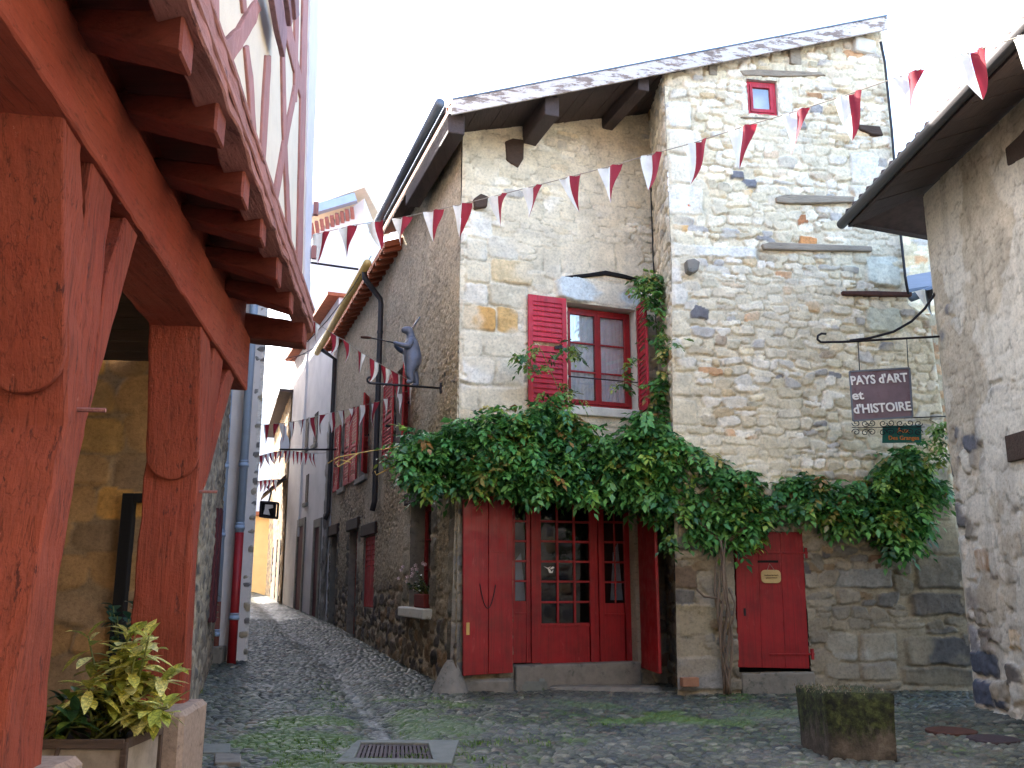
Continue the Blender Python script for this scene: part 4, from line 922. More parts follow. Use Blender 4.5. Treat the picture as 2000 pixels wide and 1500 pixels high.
stud([(552, -60), (558, -60), (560, 100), (563, 260), (573, 480), (566, 490), (556, 240), (553, 60)])
stud([(553, -30), (570, 40), (600, 190), (600, 214), (592, 200), (566, 90), (550, 20)], 'brace')
stud([(583, 140), (590, 150), (570, 250), (545, 400), (536, 395), (556, 280), (572, 200)], 'brace')
stud([(524, 108), (533, 108), (529, 200), (520, 345), (512, 345), (518, 200)])
stud([(483, 92), (490, 88), (498, 150), (504, 250), (507, 300), (496, 295), (492, 200)])
stud([(475, -20), (483, -20), (486, 20), (480, 28)])
stud([(440, 80), (470, 55), (486, 25), (506, 0), (512, 20), (500, 48), (484, 78), (466, 108), (455, 122)], 'curved_brace', d1=.0, amp=.012)
stud([(404, -20), (430, -20), (428, 40), (440, 85), (455, 120), (448, 150), (430, 110), (412, 60)], 'curved_post', d1=.0, amp=.012)
for k, pl in enumerate(([(504, -30), (520, -30), (538, 55), (533, 110), (520, 60)], [(525, -40), (532, -40), (541, 40), (538, 50)], [(535, -30), (542, -30), (547, 28), (540, 36)])):
    rough(lambda mb: mb.prism(FJ, [J(*q) for q in pl], .05 + .03 * k, .09 + .03 * k), 'hanging_board', M['boards'], th, .004, bevel=.005)
for y in (385, 488):
    x = MB(); s, z = J(607, y); x.rect(FJ, -.03, .03, z - .07, z + .07, .0, .05); x.build('iron_pin', M['stud'], th)
# body, roof, arcade ceiling, back and end walls
bd = MB(); bd.prism(FJ, [(-9.2, 4.45), (-.02, 4.45), (-.02, 9.6), (-9.2, 9.6)], -6.5, -.22); bd.build('upper_storey', M['plaster'], th)
rf = MB(); rf.add([FJ.pt(-9.5, 9.4, .45), FJ.pt(.3, 9.4, .45), FJ.pt(.3, 12.2, -3.3), FJ.pt(-9.5, 12.2, -3.3), FJ.pt(.3, 9.4, -7), FJ.pt(-9.5, 9.4, -7)], [(0, 1, 2, 3), (3, 2, 4, 5), (0, 3, 5), (1, 4, 2), (0, 5, 4, 1)]); rf.build('roof', M['tile'], th)
ce = MB()
for k in range(21): ce.rect(FD, -7.4 + k * .46, -7.4 + k * .46 + .44, 4.02, 4.06, -3.4, -.38)
ce.build('arcade_ceiling', M['dark_wood'], th)
bw = MB(); bw.prism(FD, [(-7.4, -.1), (2.2, -.1), (2.2, 4.1), (-7.4, 4.1)], -3.5, -3.3); bw.build('arcade_back_wall', M['sandwall'], th)
EW = Fr(-6.2, 10.25, 1.0, .02)
stE = courses(0, 3.0, -.1, 4.2, (.34, .5), (.5, .95), 61, thin=0, stagger=0)
sw_ = stone_wall('arcade_end_wall', EW, -.1, 4.3, 0, 2.58, .03, stE, palette(len(stE), [(3, (172, 136, 92)), (2, (186, 148, 92)), (2, (152, 126, 96)), (1, (196, 150, 84))], 62, .1), M['stone'], th, seed=63, mort=srgb(150, 128, 100), gap=.985, edge=.08, amp=.012, warp=.012, rough=.006)
x = MB(); x.rect(EW, 0, 2.55, -.1, 4.1, -.25, -.03); x.build('end_wall_core', M['sandwall'], th)
q0 = EW.px(247, 965); q1 = EW.px(222, 1200); x = MB()
x.rect(EW, q0[0] - .0, q0[0] + .13, 0, q0[1], .0, .12); x.rect(EW, q0[0] + .13, 2.57, q0[1] - .10, q0[1], .0, .12); x.build('door_frame', M['black'], th, bevel=.01)
x = MB(); x.rect(EW, q0[0] + .30, 2.56, .4, q0[1] - .10, .0, .03); x.build('pale_jamb', M['white_render'], th)
# ---------------------------------------------------------------- planter with spotted laurel between the posts
pl = thing('planter_box', (-2.85, 6.55, 0), 'weathered panelled planter box between the two red arcade posts', 'planter')
px0, px1, py0, py1 = -3.26, -2.50, 6.25, 6.85
x = MB(); x.box(px0, px1, py0, py1, .05, .46); x.build('box', M['planter'], pl, bevel=.008)
x = MB()
for xx in (px0, px1):
    for yy in (py0, py1): x.box(xx - .02, xx + .02, yy - .02, yy + .02, 0, .50)
for yy in (py0 - .012, py1 + .012): x.box(px0, px1, yy - .012, yy + .012, .46, .52); x.box(px0, px1, yy - .012, yy + .012, .03, .08)
for xx in (px0 - .012, px1 + .012): x.box(xx - .012, xx + .012, py0, py1, .46, .52); x.box(xx - .012, xx + .012, py0, py1, .03, .08)
x.bar((px0 + .25, py0 - .014, .06), (px0 + .34, py0 - .014, .47), .02, .04, up=(0, 1, 0)); x.build('frame', M['planter_frame'], pl, bevel=.004)
x = MB(); x.box(px0 + .02, px1 - .02, py0 + .02, py1 - .02, .45, .475); x.build('soil', M['soil'], pl)
def leaf_shape(mb, base, tip, up, w, col, fold=.25, droop=.15, seg=4):
    base = Vector(base); tip = Vector(tip); t = tip - base; L = t.length; t.normalize()
    sdir = t.cross(Vector(up)); sdir = sdir.normalized() if sdir.length > 1e-4 else t.orthogonal().normalized(); nrm = sdir.cross(t).normalized()
    vs = []; fs = []; prof = [0.05, .62, 1.0, .78, 0.03] if seg == 4 else [.05, 1, .05]; m = len(prof)
    for k in range(m):
        f = k / (m - 1); c = base + t * L * f - Vector((0, 0, 1)) * droop * L * f * f; ww = w * prof[k] / 2
        vs += [c - sdir * ww + nrm * ww * fold, c, c + sdir * ww + nrm * ww * fold]
    for k in range(m - 1):
        a = 3 * k; fs += [(a, a + 1, a + 4, a + 3), (a + 1, a + 2, a + 5, a + 4)]
    mb.add(vs, fs, 0, col)
def bush(name, label, cat, loc, stems, cols, leafL, leafW, per, mat, seed, spread=.5, group=None, fan=.55):
    rr = random.Random(seed); t = thing(name, loc, label, cat, group); L = MB(); S = MB()
    for (bx, by, bz, tx, ty, tz) in stems:
        b = Vector((bx, by, bz)); e = Vector((tx, ty, tz)); m = (b + e) / 2 + Vector((rr.uniform(-.04, .04), rr.uniform(-.04, .04), .05)); pts = [b, m, e]
        S.tube(pts, [.012, .009, .005], 6)
        for k in range(per):
            f = .3 + .7 * (k / max(1, per - 1)) ** .7; p = b.lerp(m, f * 2) if f < .5 else m.lerp(e, f * 2 - 1)
            az = k * 2.4 + rr.uniform(-.5, .5); el = rr.uniform(-.35, .75) if f < .9 else rr.uniform(.2, 1.1)
            d = Vector((math.cos(az) * math.cos(el), math.sin(az) * math.cos(el), math.sin(el))); l = leafL * rr.uniform(.7, 1.2)
            c = cols[rr.randrange(len(cols))]; j = rr.uniform(.75, 1.2); c = tuple(v * j for v in srgb(*c))
            leaf_shape(L, p, p + d * l, (0, 0, 1), leafW * rr.uniform(.8, 1.2), c, droop=rr.uniform(.1, .45))
    L.build('leaves', M[mat], t, smooth=True); S.build('stems', M['stem'], t, smooth=True); return t
rs = random.Random(3); st = []
for k in range(26):
    bx = rs.uniform(-2.86, -2.66); a = at_y(rs.uniform(160, 338), rs.uniform(1240, 1400) if k else 1235, rs.uniform(6.3, 6.75)); st.append((bx, rs.uniform(6.45, 6.65), .47, a.x, a.y, a.z))
st.append((-2.75, 6.55, .47, *at_y(250, 1238, 6.5)))
bush('laurel', 'bushy laurel with yellow spotted leaves growing in the planter', 'plant', (-2.75, 6.55, .475), st, [(236, 232, 150), (222, 218, 122), (244, 240, 176), (176, 184, 92)], .20, .08, 14, 'aucuba', 4)
st = []
for k in range(9):
    a = at_y(rs.uniform(95, 215), rs.uniform(1340, 1430), rs.uniform(6.15, 6.6)); st.append((rs.uniform(-3.2, -2.95), rs.uniform(6.4, 6.6), .47, a.x, a.y, a.z))
bush('laurel', 'low dark green laurel with few yellow specks in the left end of the planter', 'plant', (-3.1, 6.5, .475), st, [(58, 92, 58), (74, 108, 62), (48, 80, 52), (120, 140, 60)], .19, .07, 11, 'aucuba', 5)
st = []
for k in range(9):
    a = at_y(rs.uniform(205, 275), rs.uniform(1180, 1235), rs.uniform(8.9, 9.3)); st.append((rs.uniform(-3.85, -3.6), 9.2, .5, a.x, a.y, a.z))
pt = thing('flower_pot', (-3.72, 9.2, 0), 'dark pot in the shade at the arcade end wall', 'pot'); x = MB()
x.tube([(-3.72, 9.2, .0), (-3.72, 9.2, .36), (-3.72, 9.2, .5), (-3.72, 9.2, .52)], [.16, .22, .24, .22], 16); x.build('body', M['clay'], pt, smooth=True); x = MB(); x.tube([(-3.72, 9.2, .505), (-3.72, 9.2, .525)], .2, 16); x.build('soil', M['soil'], pt)
bush('ivy', 'dark ivy in a shaded pot behind the yellow spotted laurel', 'plant', (-3.72, 9.2, .52), st, [(46, 82, 62), (38, 70, 54), (60, 98, 68)], .12, .11, 8, 'leaf', 6)
x = thing('slab_edge', (-2.6, 7.2, 0), 'x', 'x'); bpy.data.objects.remove(x)
# low paving slabs beside the plinth
for k, (a, b, c, e, colr) in enumerate([(395, 450, 1464, 1482, 'frame_stone'), (418, 470, 1484, 1502, 'grey_stone')]):
    q = [on_z(a, e), on_z(b, e), on_z(b, c), on_z(a, c)]; mb = MB(); mb.hexa([Vector((p.x, p.y, -.08)) for p in q], [Vector((p.x, p.y, .055)) for p in q])
    o = mb.build('paving_slab', M[colr], bevel=.012); tag(o, ['greenish paving slab set in cobbles next to the post plinth', 'pale grey paving slab at the lower edge by the post plinth'][k], 'paving slab')
# ---------------------------------------------------------------- rendered house on the right
rh = thing('rendered_house', (5.9, 9.5, 0), 'beige roughly rendered house with dark tiled eaves on the right', 'house')
stE2 = courses(-.2, 4.2, -.1, 3.2, (.18, .36), (.2, .5), 71, thin=.1) + courses(-.2, 4.2, 3.2, 7.0, (.12, .26), (.16, .4), 72)
PE = [(3, (176, 164, 144)), (3, (156, 146, 132)), (1.2, (126, 122, 120)), (1.0, (186, 156, 116)), (.5, (98, 98, 104)), (2, (190, 182, 166))]
exE = []
for q in [(1888, 1000, 1910, 1050, (136, 126, 112)), (1908, 1065, 1940, 1120, (158, 120, 84)), (1890, 1140, 1935, 1195, (122, 112, 104)), (1905, 1270, 1945, 1318, (84, 88, 98)), (1908, 1325, 1942, 1375, (86, 90, 102)), (1975, 1225, 2000, 1265, (206, 162, 96)), (1918, 1228, 1960, 1250, (108, 98, 88)), (1970, 1295, 2000, 1345, (104, 96, 88)), (1945, 1360, 1965, 1380, (76, 80, 90))]:
    a = FE.px(q[0], (q[1] + q[3]) / 2); b = FE.px(q[2], (q[1] + q[3]) / 2); zt_ = FE.px((q[0] + q[2]) / 2, q[1])[1]; zb_ = FE.px((q[0] + q[2]) / 2, q[3])[1]
    exE.append((a[0], b[0], zb_, zt_, srgb(*q[4]), .3))
stone_wall('rendered_wall', FE, -.12, 6.72, lambda z: np.interp(z, [-.2, .3, 1.2, 6], [-.04, -.02, 0, .0]), 4.4, .024, stE2, palette(len(stE2), PE, 73, .15), M['stone'], rh, explicit=exE, seed=75, mort=srgb(186, 172, 150), mort2=srgb(206, 196, 178), gap=.88, crack=.7, edge=.14, amp=.045, warp=.07, rough=.02, edgefade=.12,
           cover=lambda s, z: np.clip(sstep(.44, .52, fbm(s * 1.6 + 2, z * 1.6 + 9, 4) * .62 + -.01 + .098 * np.clip(z, 0, 6.6) ** .72 + .03 * (s > .6)), 0, 1))
x = MB(); x.prism(FE, [(.03, -.1), (4.4, -.1), (4.4, 6.6), (.03, 6.6)], -5, -.06); x.build('house_body', M['plaster'], rh)
x = MB(); x.prism(FE, [(4.42, -.1), (13.5, -.1), (13.5, 6.6), (4.42, 6.6)], -5, 0.0); x.build('front_wall', M['plaster'], rh)
T0 = Vector((4.84, 12.2, 6.52)); UY = Vector((.008, -1, 0)).normalized(); UB = Vector((.93, .37, 0)).normalized()
rise = Vector((3.2, 0, 1.05)); apex = T0 + UY * 2.2 + rise
x = MB(); far_ = T0 + UY * 15; b1 = T0 + UB * 6
top0 = T0 + UY * 2.6 + Vector((3.2, 0, 1.0)); top1 = far_ + Vector((3.2, 0, 1.0))
th_ = Vector((0, 0, .10))
x.hexa([T0, far_, top1, top0], [p + th_ for p in (T0, far_, top1, top0)]); x.add([T0, b1, top0, T0 + th_, b1 + th_, top0 + th_], [(0, 1, 2), (5, 4, 3), (0, 3, 4, 1), (1, 4, 5, 2)])
roofR = x.build('roof', M['tile_dark'], rh)
x = MB()                                          # underside boards
for k in range(26):
    a = T0 + UY * (.02 + .42 * k) + Vector((0, 0, -.012)); b = a + Vector((1.0, 0, .31)); x.hexa([a, a + UY * .40, b + UY * .40, b], [p + Vector((0, 0, -.02 - .004 * (k % 2))) for p in (a, a + UY * .40, b + UY * .40, b)])
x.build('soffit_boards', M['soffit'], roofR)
x = MB(); x.bar(T0 + Vector((-.02, .02, .01)), far_ + Vector((-.02, 0, .01)), .05, .12); x.bar(T0 + UB * .03 + Vector((0, 0, .01)), b1 + Vector((0, 0, .01)), .05, .10); x.build('eaves_board', M['soffit'], roofR)
x = MB()
for k in range(42):
    a = T0 + UY * (.06 + .25 * k) + Vector((-.06, 0, .11)); b = a + Vector((.9, 0, .29)); x.tube([a, b], [.085, .07], 8)
x.build('eave_tiles', M['tile_dark'], roofR, smooth=True)
x = MB(); x.tube([T0 + Vector((-.1, .12, .03)), far_ + Vector((-.1, 0, .03))], .07, 12); x.build('gutter', M['pipe_black'], rh, smooth=True)
x = MB(); a = FE.px(1975, 845); b = FE.px(2010, 905); x.rect(FE, a[0], 2.6, FE.px(1995, 900)[1], FE.px(1995, 846)[1], -.05, .085); x.build('window_timber', M['dark_wood'], rh, bevel=.01)
x = MB(); x.prism(FE, [FE.px(1970, 290), FE.px(1975, 325), FE.px(2000, 312), FE.px(2040, 290), FE.px(2040, 210), FE.px(2000, 262)], -.05, .05); x.build('timber_lintel', M['dark_wood'], rh, bevel=.02)
# ---------------------------------------------------------------- buttress wall, lean-to and gap house between the big house and the rendered house
bt = thing('lean_to', (7.4, 15.0, 0), 'small lean-to with grey gutter in the gap between stone house and rendered house', 'lean-to')
FG = Fr(6.55, 14.6, 1, .1); stG = courses(-.3, 3, 3.0, 6.2, (.1, .2), (.15, .4), 77)
stone_wall('wall', FG, .0, 5.9, -.2, 2.4, .03, courses(-.3, 3, 0, 6.2, (.1, .2), (.15, .4), 77), palette(len(courses(-.3, 3, 0, 6.2, (.1, .2), (.15, .4), 77)), [(3, (206, 170, 134)), (2, (196, 154, 118)), (2, (200, 188, 164))], 78), M['stone'], bt, seed=79, mort=srgb(196, 182, 156))
a = at_y(1770, 572, 14.3); b = at_y(1832, 560, 14.3); c = at_y(1832, 528, 15.2); d_ = at_y(1772, 545, 15.2)
x = MB(); x.hexa([a, b + Vector((.8, 0, .1)), c + Vector((.9, 0, .1)), d_], [p + Vector((0, 0, .06)) for p in (a, b + Vector((.8, 0, .1)), c + Vector((.9, 0, .1)), d_)]); x.build('roof', M['zinc'], bt)
x = MB(); x.tube([at_y(1778, 582, 14.25), at_y(1840, 558, 14.25)], .07, 10); x.build('gutter', M['zinc'], bt, smooth=True)
gh = thing('gap_house', (9.6, 22, 0), 'sunlit rubble house far behind the lean-to in the narrow gap on the right', 'house')
FH = Fr(8.6, 20.0, 1, 0); stH = courses(0, 3.2, 5, 14, (.14, .26), (.2, .5), 81)
stone_wall('wall', FH, 0, 11.0, 0, 3.0, .05, stH, palette(len(stH), MIXB, 82), M['stone'], gh, seed=83, mort=srgb(206, 192, 160), warp=.06)
x = MB(); x.hexa([Vector((8.4, 19.8, 11.0)), Vector((11.8, 19.8, 11.0)), Vector((11.8, 23.5, 12.2)), Vector((8.4, 23.5, 12.2))], [Vector((8.4, 19.8, 11.1)), Vector((11.8, 19.8, 11.1)), Vector((11.8, 23.5, 12.3)), Vector((8.4, 23.5, 12.3))]); x.build('roof', M['tile'], gh)
# ---------------------------------------------------------------- houses on the left of the lane
bh = thing('brown_stone_house', (-4.6, 13.2, 0), 'narrow brown rubble front with maroon shutters just behind the arcade post', 'house')
FN = Fr(-3.52, 10.35, -1.62, 5.9)
stN = courses(0, 6.3, -.1, 9.2, (.1, .24), (.15, .45), 85)
stone_wall('wall', FN, -.1, 9.0, .05, 6.1, .045, stN, palette(len(stN), [(3, (140, 128, 112)), (2, (118, 106, 92)), (2, (160, 146, 124)), (1, (96, 90, 84))], 86), M['stone'], bh, seed=87, mort=srgb(172, 158, 136), warp=.05)
for (s0, s1, z0, z1) in [(3.4, 4.0, .95, 2.6), (4.7, 5.3, .9, 2.7)]:
    x = MB(); 
    for k in range(3): x.rect(FN, s0 + k * .2, s0 + k * .2 + .195, z0, z1, .02, .06)
    x.build('shutter', M['maroon'], bh, bevel=.005)
x = MB(); x.prism(FN, [(1.3, -.1), (6.1, -.1), (6.1, 9.0), (1.3, 9.0)], -4, -.05); x.build('house_body', M['plaster'], bh)
x = MB(); x.prism(FN, [(1.2, 9.0), (6.2, 9.0), (6.2, 9.12), (1.2, 9.12)], -4, .25); x.build('roof', M['tile'], bh)
iv = []; 
for k in range(7):
    p = at_y(random.uniform(402, 432), random.uniform(1140, 1205), 15.6); iv.append((-5.02, 15.7, .35, p.x, p.y, p.z))
bush('climbing_plant', 'small leafy climber at the foot of the two drainpipes', 'plant', (-5.02, 15.7, .3), iv, [(70, 110, 56), (56, 92, 46), (96, 130, 64)], .12, .06, 12, 'leaf', 9)
ph = thing('pebbled_house', (-5.0, 17.0, 0), 'white mortared house wall dotted with dark pebbles behind two drainpipes', 'house')
FP = Fr(-5.75, 16.42, 1, .03); stP = []
rp = np.random.default_rng(88)
for k in range(620): stP.append((rp.uniform(0, 1.2), rp.uniform(0, 10.5), rp.uniform(.05, .13), rp.uniform(.035, .075), 2.3))
keep = []; 
for q in stP:
    if all(abs(q[0] - k_[0]) > (q[2] + k_[2]) * .95 or abs(q[1] - k_[1]) > (q[3] + k_[3]) * 1.05 for k_ in keep): keep.append(q)
stone_wall('wall', FP, .05, 10.6, 0, 1.16, .026, keep, palette(len(keep), [(3, (150, 142, 128)), (2, (126, 124, 122)), (2, (166, 154, 132)), (1, (108, 104, 102))], 89), M['stone'], ph, seed=90, mort=srgb(212, 210, 206), gap=.95, amp=.03, warp=.02, rough=.006)
cx_ = FP.pt(1.16, 0, 0); FQ = Fr(cx_.x, cx_.y, ALN.x, ALN.y); x = MB()
x.prism(FQ, [(0.02, 0), (14, .6), (14, 10.6), (.02, 10.6)], -5, -.02 if FQ.n.x > 0 else .02); x.build('lane_wall', M['white_render'], ph)
x = MB(); x.prism(FQ, [(-.3, 10.6), (14.2, 10.6), (14.2, 10.75), (-.3, 10.75)], -5.2, .45); x.build('roof', M['tile'], ph)
for k, (tx, ty, bx, by, zj, low) in enumerate([(447, 760, 418, 1290, 1175, 'pipe_brown'), (490, 690, 452, 1290, 1040, 'pipe_red')]):
    Y = 16.25 - .1 * k; t_ = at_y(tx, ty, Y); b_ = at_y(bx, by, Y); j_ = at_y(bx + (tx - bx) * (by - zj) / (by - ty), zj, Y); top_ = t_ + (t_ - b_) * 1.0
    r = .066 if k == 0 else .074
    x = MB(); x.tube([j_, top_], r, 14); up = x.build('downpipe', M['pipe_blue'], ph, smooth=True)
    x = MB(); g_ = Vector((b_.x, b_.y, gz(b_.x, b_.y) - .05)); x.tube([g_, j_], r * 1.02, 14); x.build('lower_pipe', M[low], up, smooth=True)
    d_ = (top_ - g_).normalized()
    for z in ([.14, .42, .62] if k else [.1, .45, .7]):
        c = g_.lerp(t_, z); x = MB(); x.tube([c, c + d_ * .06, c + d_ * .061, c + d_ * .09, c + d_ * .091, c + d_ * .115], [r * 1.22, r * 1.22, r * 1.06, r * 1.06, r * 1.14, r * 1.14], 14); x.build('pipe_collar', M['pipe_blue'], up, smooth=True)
    if k == 0: x = MB(); x.box(g_.x - .17, g_.x + .17, g_.y - .16, g_.y + .12, g_.z, g_.z + .32); x.build('pipe_foot', M['grey_stone'], up, bevel=.02)
# ---------------------------------------------------------------- houses further up the lane
lh = thing('lane_shade_house', (-12, 37, .8), 'tall plain hidden house added beyond the pebbled wall to shade the lane', 'house')  # hidden house added to keep sun off the lane fronts
e_ = FQ.pt(14, 0, 0); FQ2 = Fr(e_.x, e_.y, -.39, .92); x = MB(); x.prism(FQ2, [(.02, 0), (9.5, 0), (9.5, 11.5), (.02, 11.5)], -5, 0 if FQ2.n.x > 0 else 0); x.build('wall', M['white_render'], lh); x = MB(); x.prism(FQ2, [(-.1, 11.5), (9.7, 11.5), (9.7, 11.65), (-.1, 11.65)], -5.2, .4); x.build('roof', M['tile'], lh)
wh = thing('white_rendered_house', (-6.3, 27, .5), 'grey white rendered house up the lane with dark doorways and black drainpipe', 'house')
FW = Fr(FC.pt(12.62, 0).x - .05, FC.pt(12.62, 0).y, -.37, .93, flip=True)
LW = 8.4
def W(x_, y_): return FW.px(x_, y_)
x = MB(); x.prism(FW, [(.0, 0), (LW, .2), (LW, 9.6), (0, 9.6)], -4, 0); x.build('wall', M['white_render'], wh)
x = MB(); x.prism(FW, [(-.1, 9.6), (LW + .1, 9.6), (LW + .1, 9.7), (-.1, 9.7)], -4.2, .35); x.build('roof', M['tile'], wh)
stQ = courses(0, .8, .2, 6.5, (.35, .55), (.35, .6), 91, thin=0)
stone_wall('quoins', FW, .3, 6.0, -.02, .6, .04, stQ, palette(len(stQ), [(2, (128, 124, 120)), (2, (112, 108, 104)), (1, (146, 140, 132))], 92), M['stone'], wh, seed=93, mort=srgb(150, 146, 140), d=.05)
for s0, s1, z0, z1 in [(1.3, 2.1, .5, 3.1), (4.2, 5.3, .55, 3.3)]:
    q = MB(); q.rect(FW, s0 - .22, s0, z0, z1 + .25, -.05, .05); q.rect(FW, s1, s1 + .22, z0, z1 + .25, -.05, .05); q.rect(FW, s0, s1, z1, z1 + .25, -.05, .05); fr_ = q.build('door_surround', M['grey_stone'], wh, bevel=.01)
    q = MB(); q.rect(FW, s0, s1, z0, z1, -.1, .006); q.build('door', M['maroon'], wh)
for s0, s1, z0, z1 in [(2.6, 3.2, 5.7, 6.7), (4.3, 4.9, 5.8, 6.8), (3.8, 4.3, 4.0, 4.9)]:
    q = MB(); q.rect(FW, s0, s1, z0, z1, -.1, .02); q.build('window', M['dark_wood_z'], wh, bevel=.01); q = MB(); q.rect(FW, s0 - .1, s1 + .1, z0 - .12, z0, -.1, .09); q.build('window_ledge', M['grey_stone'], wh)
dh = thing('dark_stone_house', (-10.5, 36, .9), 'dark brown stone house at the bend of the lane under the hanging lantern', 'house')
o_ = FW.pt(LW, 0, 0.04); FX = Fr(o_.x, o_.y, -.30, .95, flip=True); stX = courses(0, 11, .5, 9, (.16, .34), (.25, .6), 95)
stone_wall('wall', FX, .4, 8.4, 0.02, 11, .07, stX, palette(len(stX), [(3, (150, 122, 88)), (2, (128, 106, 80)), (2, (104, 90, 76)), (1, (170, 140, 100))], 96), M['stone'], dh, seed=97, mort=srgb(150, 132, 104))
x = MB(); x.prism(FX, [(.02, .4), (11, .4), (11, 8.3), (.02, 8.3)], -4, -.06); x.build('house_body', M['sandwall'], dh)
x = MB(); x.prism(FX, [(-.1, 8.4), (11.2, 8.4), (11.2, 8.52), (-.1, 8.52)], -4.2, .45); x.build('roof', M['soffit'], dh)
for s0, s1, z0, z1 in [(1.2, 2.0, .8, 3.1), (3.4, 4.2, .85, 3.2), (6.2, 6.9, 1.6, 3.0)]:
    q = MB(); q.rect(FX, s0, s1, z0, z1, -.1, .05); q.build('door', M['dark_wood_z'], dh)
cp_ = MB(); a = FX.pt(.6, 0, 0); A1 = at_y(540, 988, 33.2); 
c0, c1 = FX.pt(.3, 5.35, .0), FX.pt(2.4, 5.35, .0); cp_.hexa([c0, c1, c1 + FX.n * .8 + Vector((0, 0, -.75)), c0 + FX.n * .8 + Vector((0, 0, -.75))], [p + Vector((0, 0, .09)) for p in (c0, c1, c1 + FX.n * .8 + Vector((0, 0, -.75)), c0 + FX.n * .8 + Vector((0, 0, -.75)))])
cp_.build('door_canopy', M['dark_wood'], dh)
yh = thing('ochre_house', (-15.0, 48, 1), 'small ochre house front closing the end of the lane', 'house')
x = MB(); x.box(-20, -11.0, 48.5, 50, .5, 5.0); x.build('wall', M['ochre'], yh); x = MB(); x.box(-20.2, -10.8, 48.0, 50.2, 5.0, 5.2); x.build('roof', M['tile'], yh)
x = MB(); x.box(-20, -11.0, 49.2, 51, 5.2, 11.5); x.build('upper_wall', M['white_render'], yh)
sh_ = thing('tall_sunlit_house', (-6.6, 31, .5), 'tall sunlit house with a pale gutter above the lane gutters at upper left', 'house')
a = at_y(612, 432, 30.0); b = at_y(700, 398, 30.0); c = at_y(612, 700, 30.0)
x = MB(); x.hexa([Vector((a.x, 30, 3)), Vector((b.x + .2, 30, 3)), Vector((b.x + .2, 36, 3)), Vector((a.x - 2, 36, 3))], [Vector((a.x, 30, a.z - .5)), Vector((b.x + .2, 30, b.z + .2)), Vector((b.x + .2, 36, b.z + .2)), Vector((a.x - 2, 36, a.z - .5))]); x.build('wall', M['white_render'], sh_)
x = MB(); x.bar(a + Vector((-.5, -.5, 0)), b + Vector((.0, -.5, 0)), .25, .3); x.build('gutter', M['pipe_blue'], sh_)
x = MB()
for k in range(9):
    p = a.lerp(b, k / 9) + Vector((0, -.3, -.2)); x.bar(p, p + Vector((0, .6, -.5)), .12, .1)
x.build('eave_rafters', M['stud'], sh_)
x = MB(); x.hexa([a + Vector((-.5, -.6, .1)), b + Vector((.3, -.6, .35)), b + Vector((.3, 6, 1.2)), a + Vector((-2.5, 6, .9))], [p + Vector((0, 0, .15)) for p in (a + Vector((-.5, -.6, .1)), b + Vector((.3, -.6, .35)), b + Vector((.3, 6, 1.2)), a + Vector((-2.5, 6, .9)))]); x.build('roof', M['plaster'], sh_)
# house across the square, behind the viewer: made high, near and dull to shade the square; panes reflect it
M['opposite'] = m_plain('tan_render', (150, 136, 116), .95, .15, 2, 40, .3)
oh = thing('opposite_house', (0, -4.5, 0), 'tan house on the far side of the square, out of direct view, sized to shade it', 'house')
x = MB(); x.box(-14, 16, -13, -4.5, -.1, 10.6); x.build('wall', M['opposite'], oh); x = MB(); x.hexa([Vector((-14.5, -4.0, 10.5)), Vector((16.5, -4.0, 10.5)), Vector((16.5, -9, 12.6)), Vector((-14.5, -9, 12.6))], [Vector((-14.5, -4.0, 10.7)), Vector((16.5, -4.0, 10.7)), Vector((16.5, -9, 12.8)), Vector((-14.5, -9, 12.8))]); x.build('roof', M['tile'], oh)
for k in range(6):
    x = MB(); x.box(-11 + k * 4.4, -9.9 + k * 4.4, -4.53, -4.47, 3.6, 5.2); x.build('window', M['dark_wood_z'], oh)
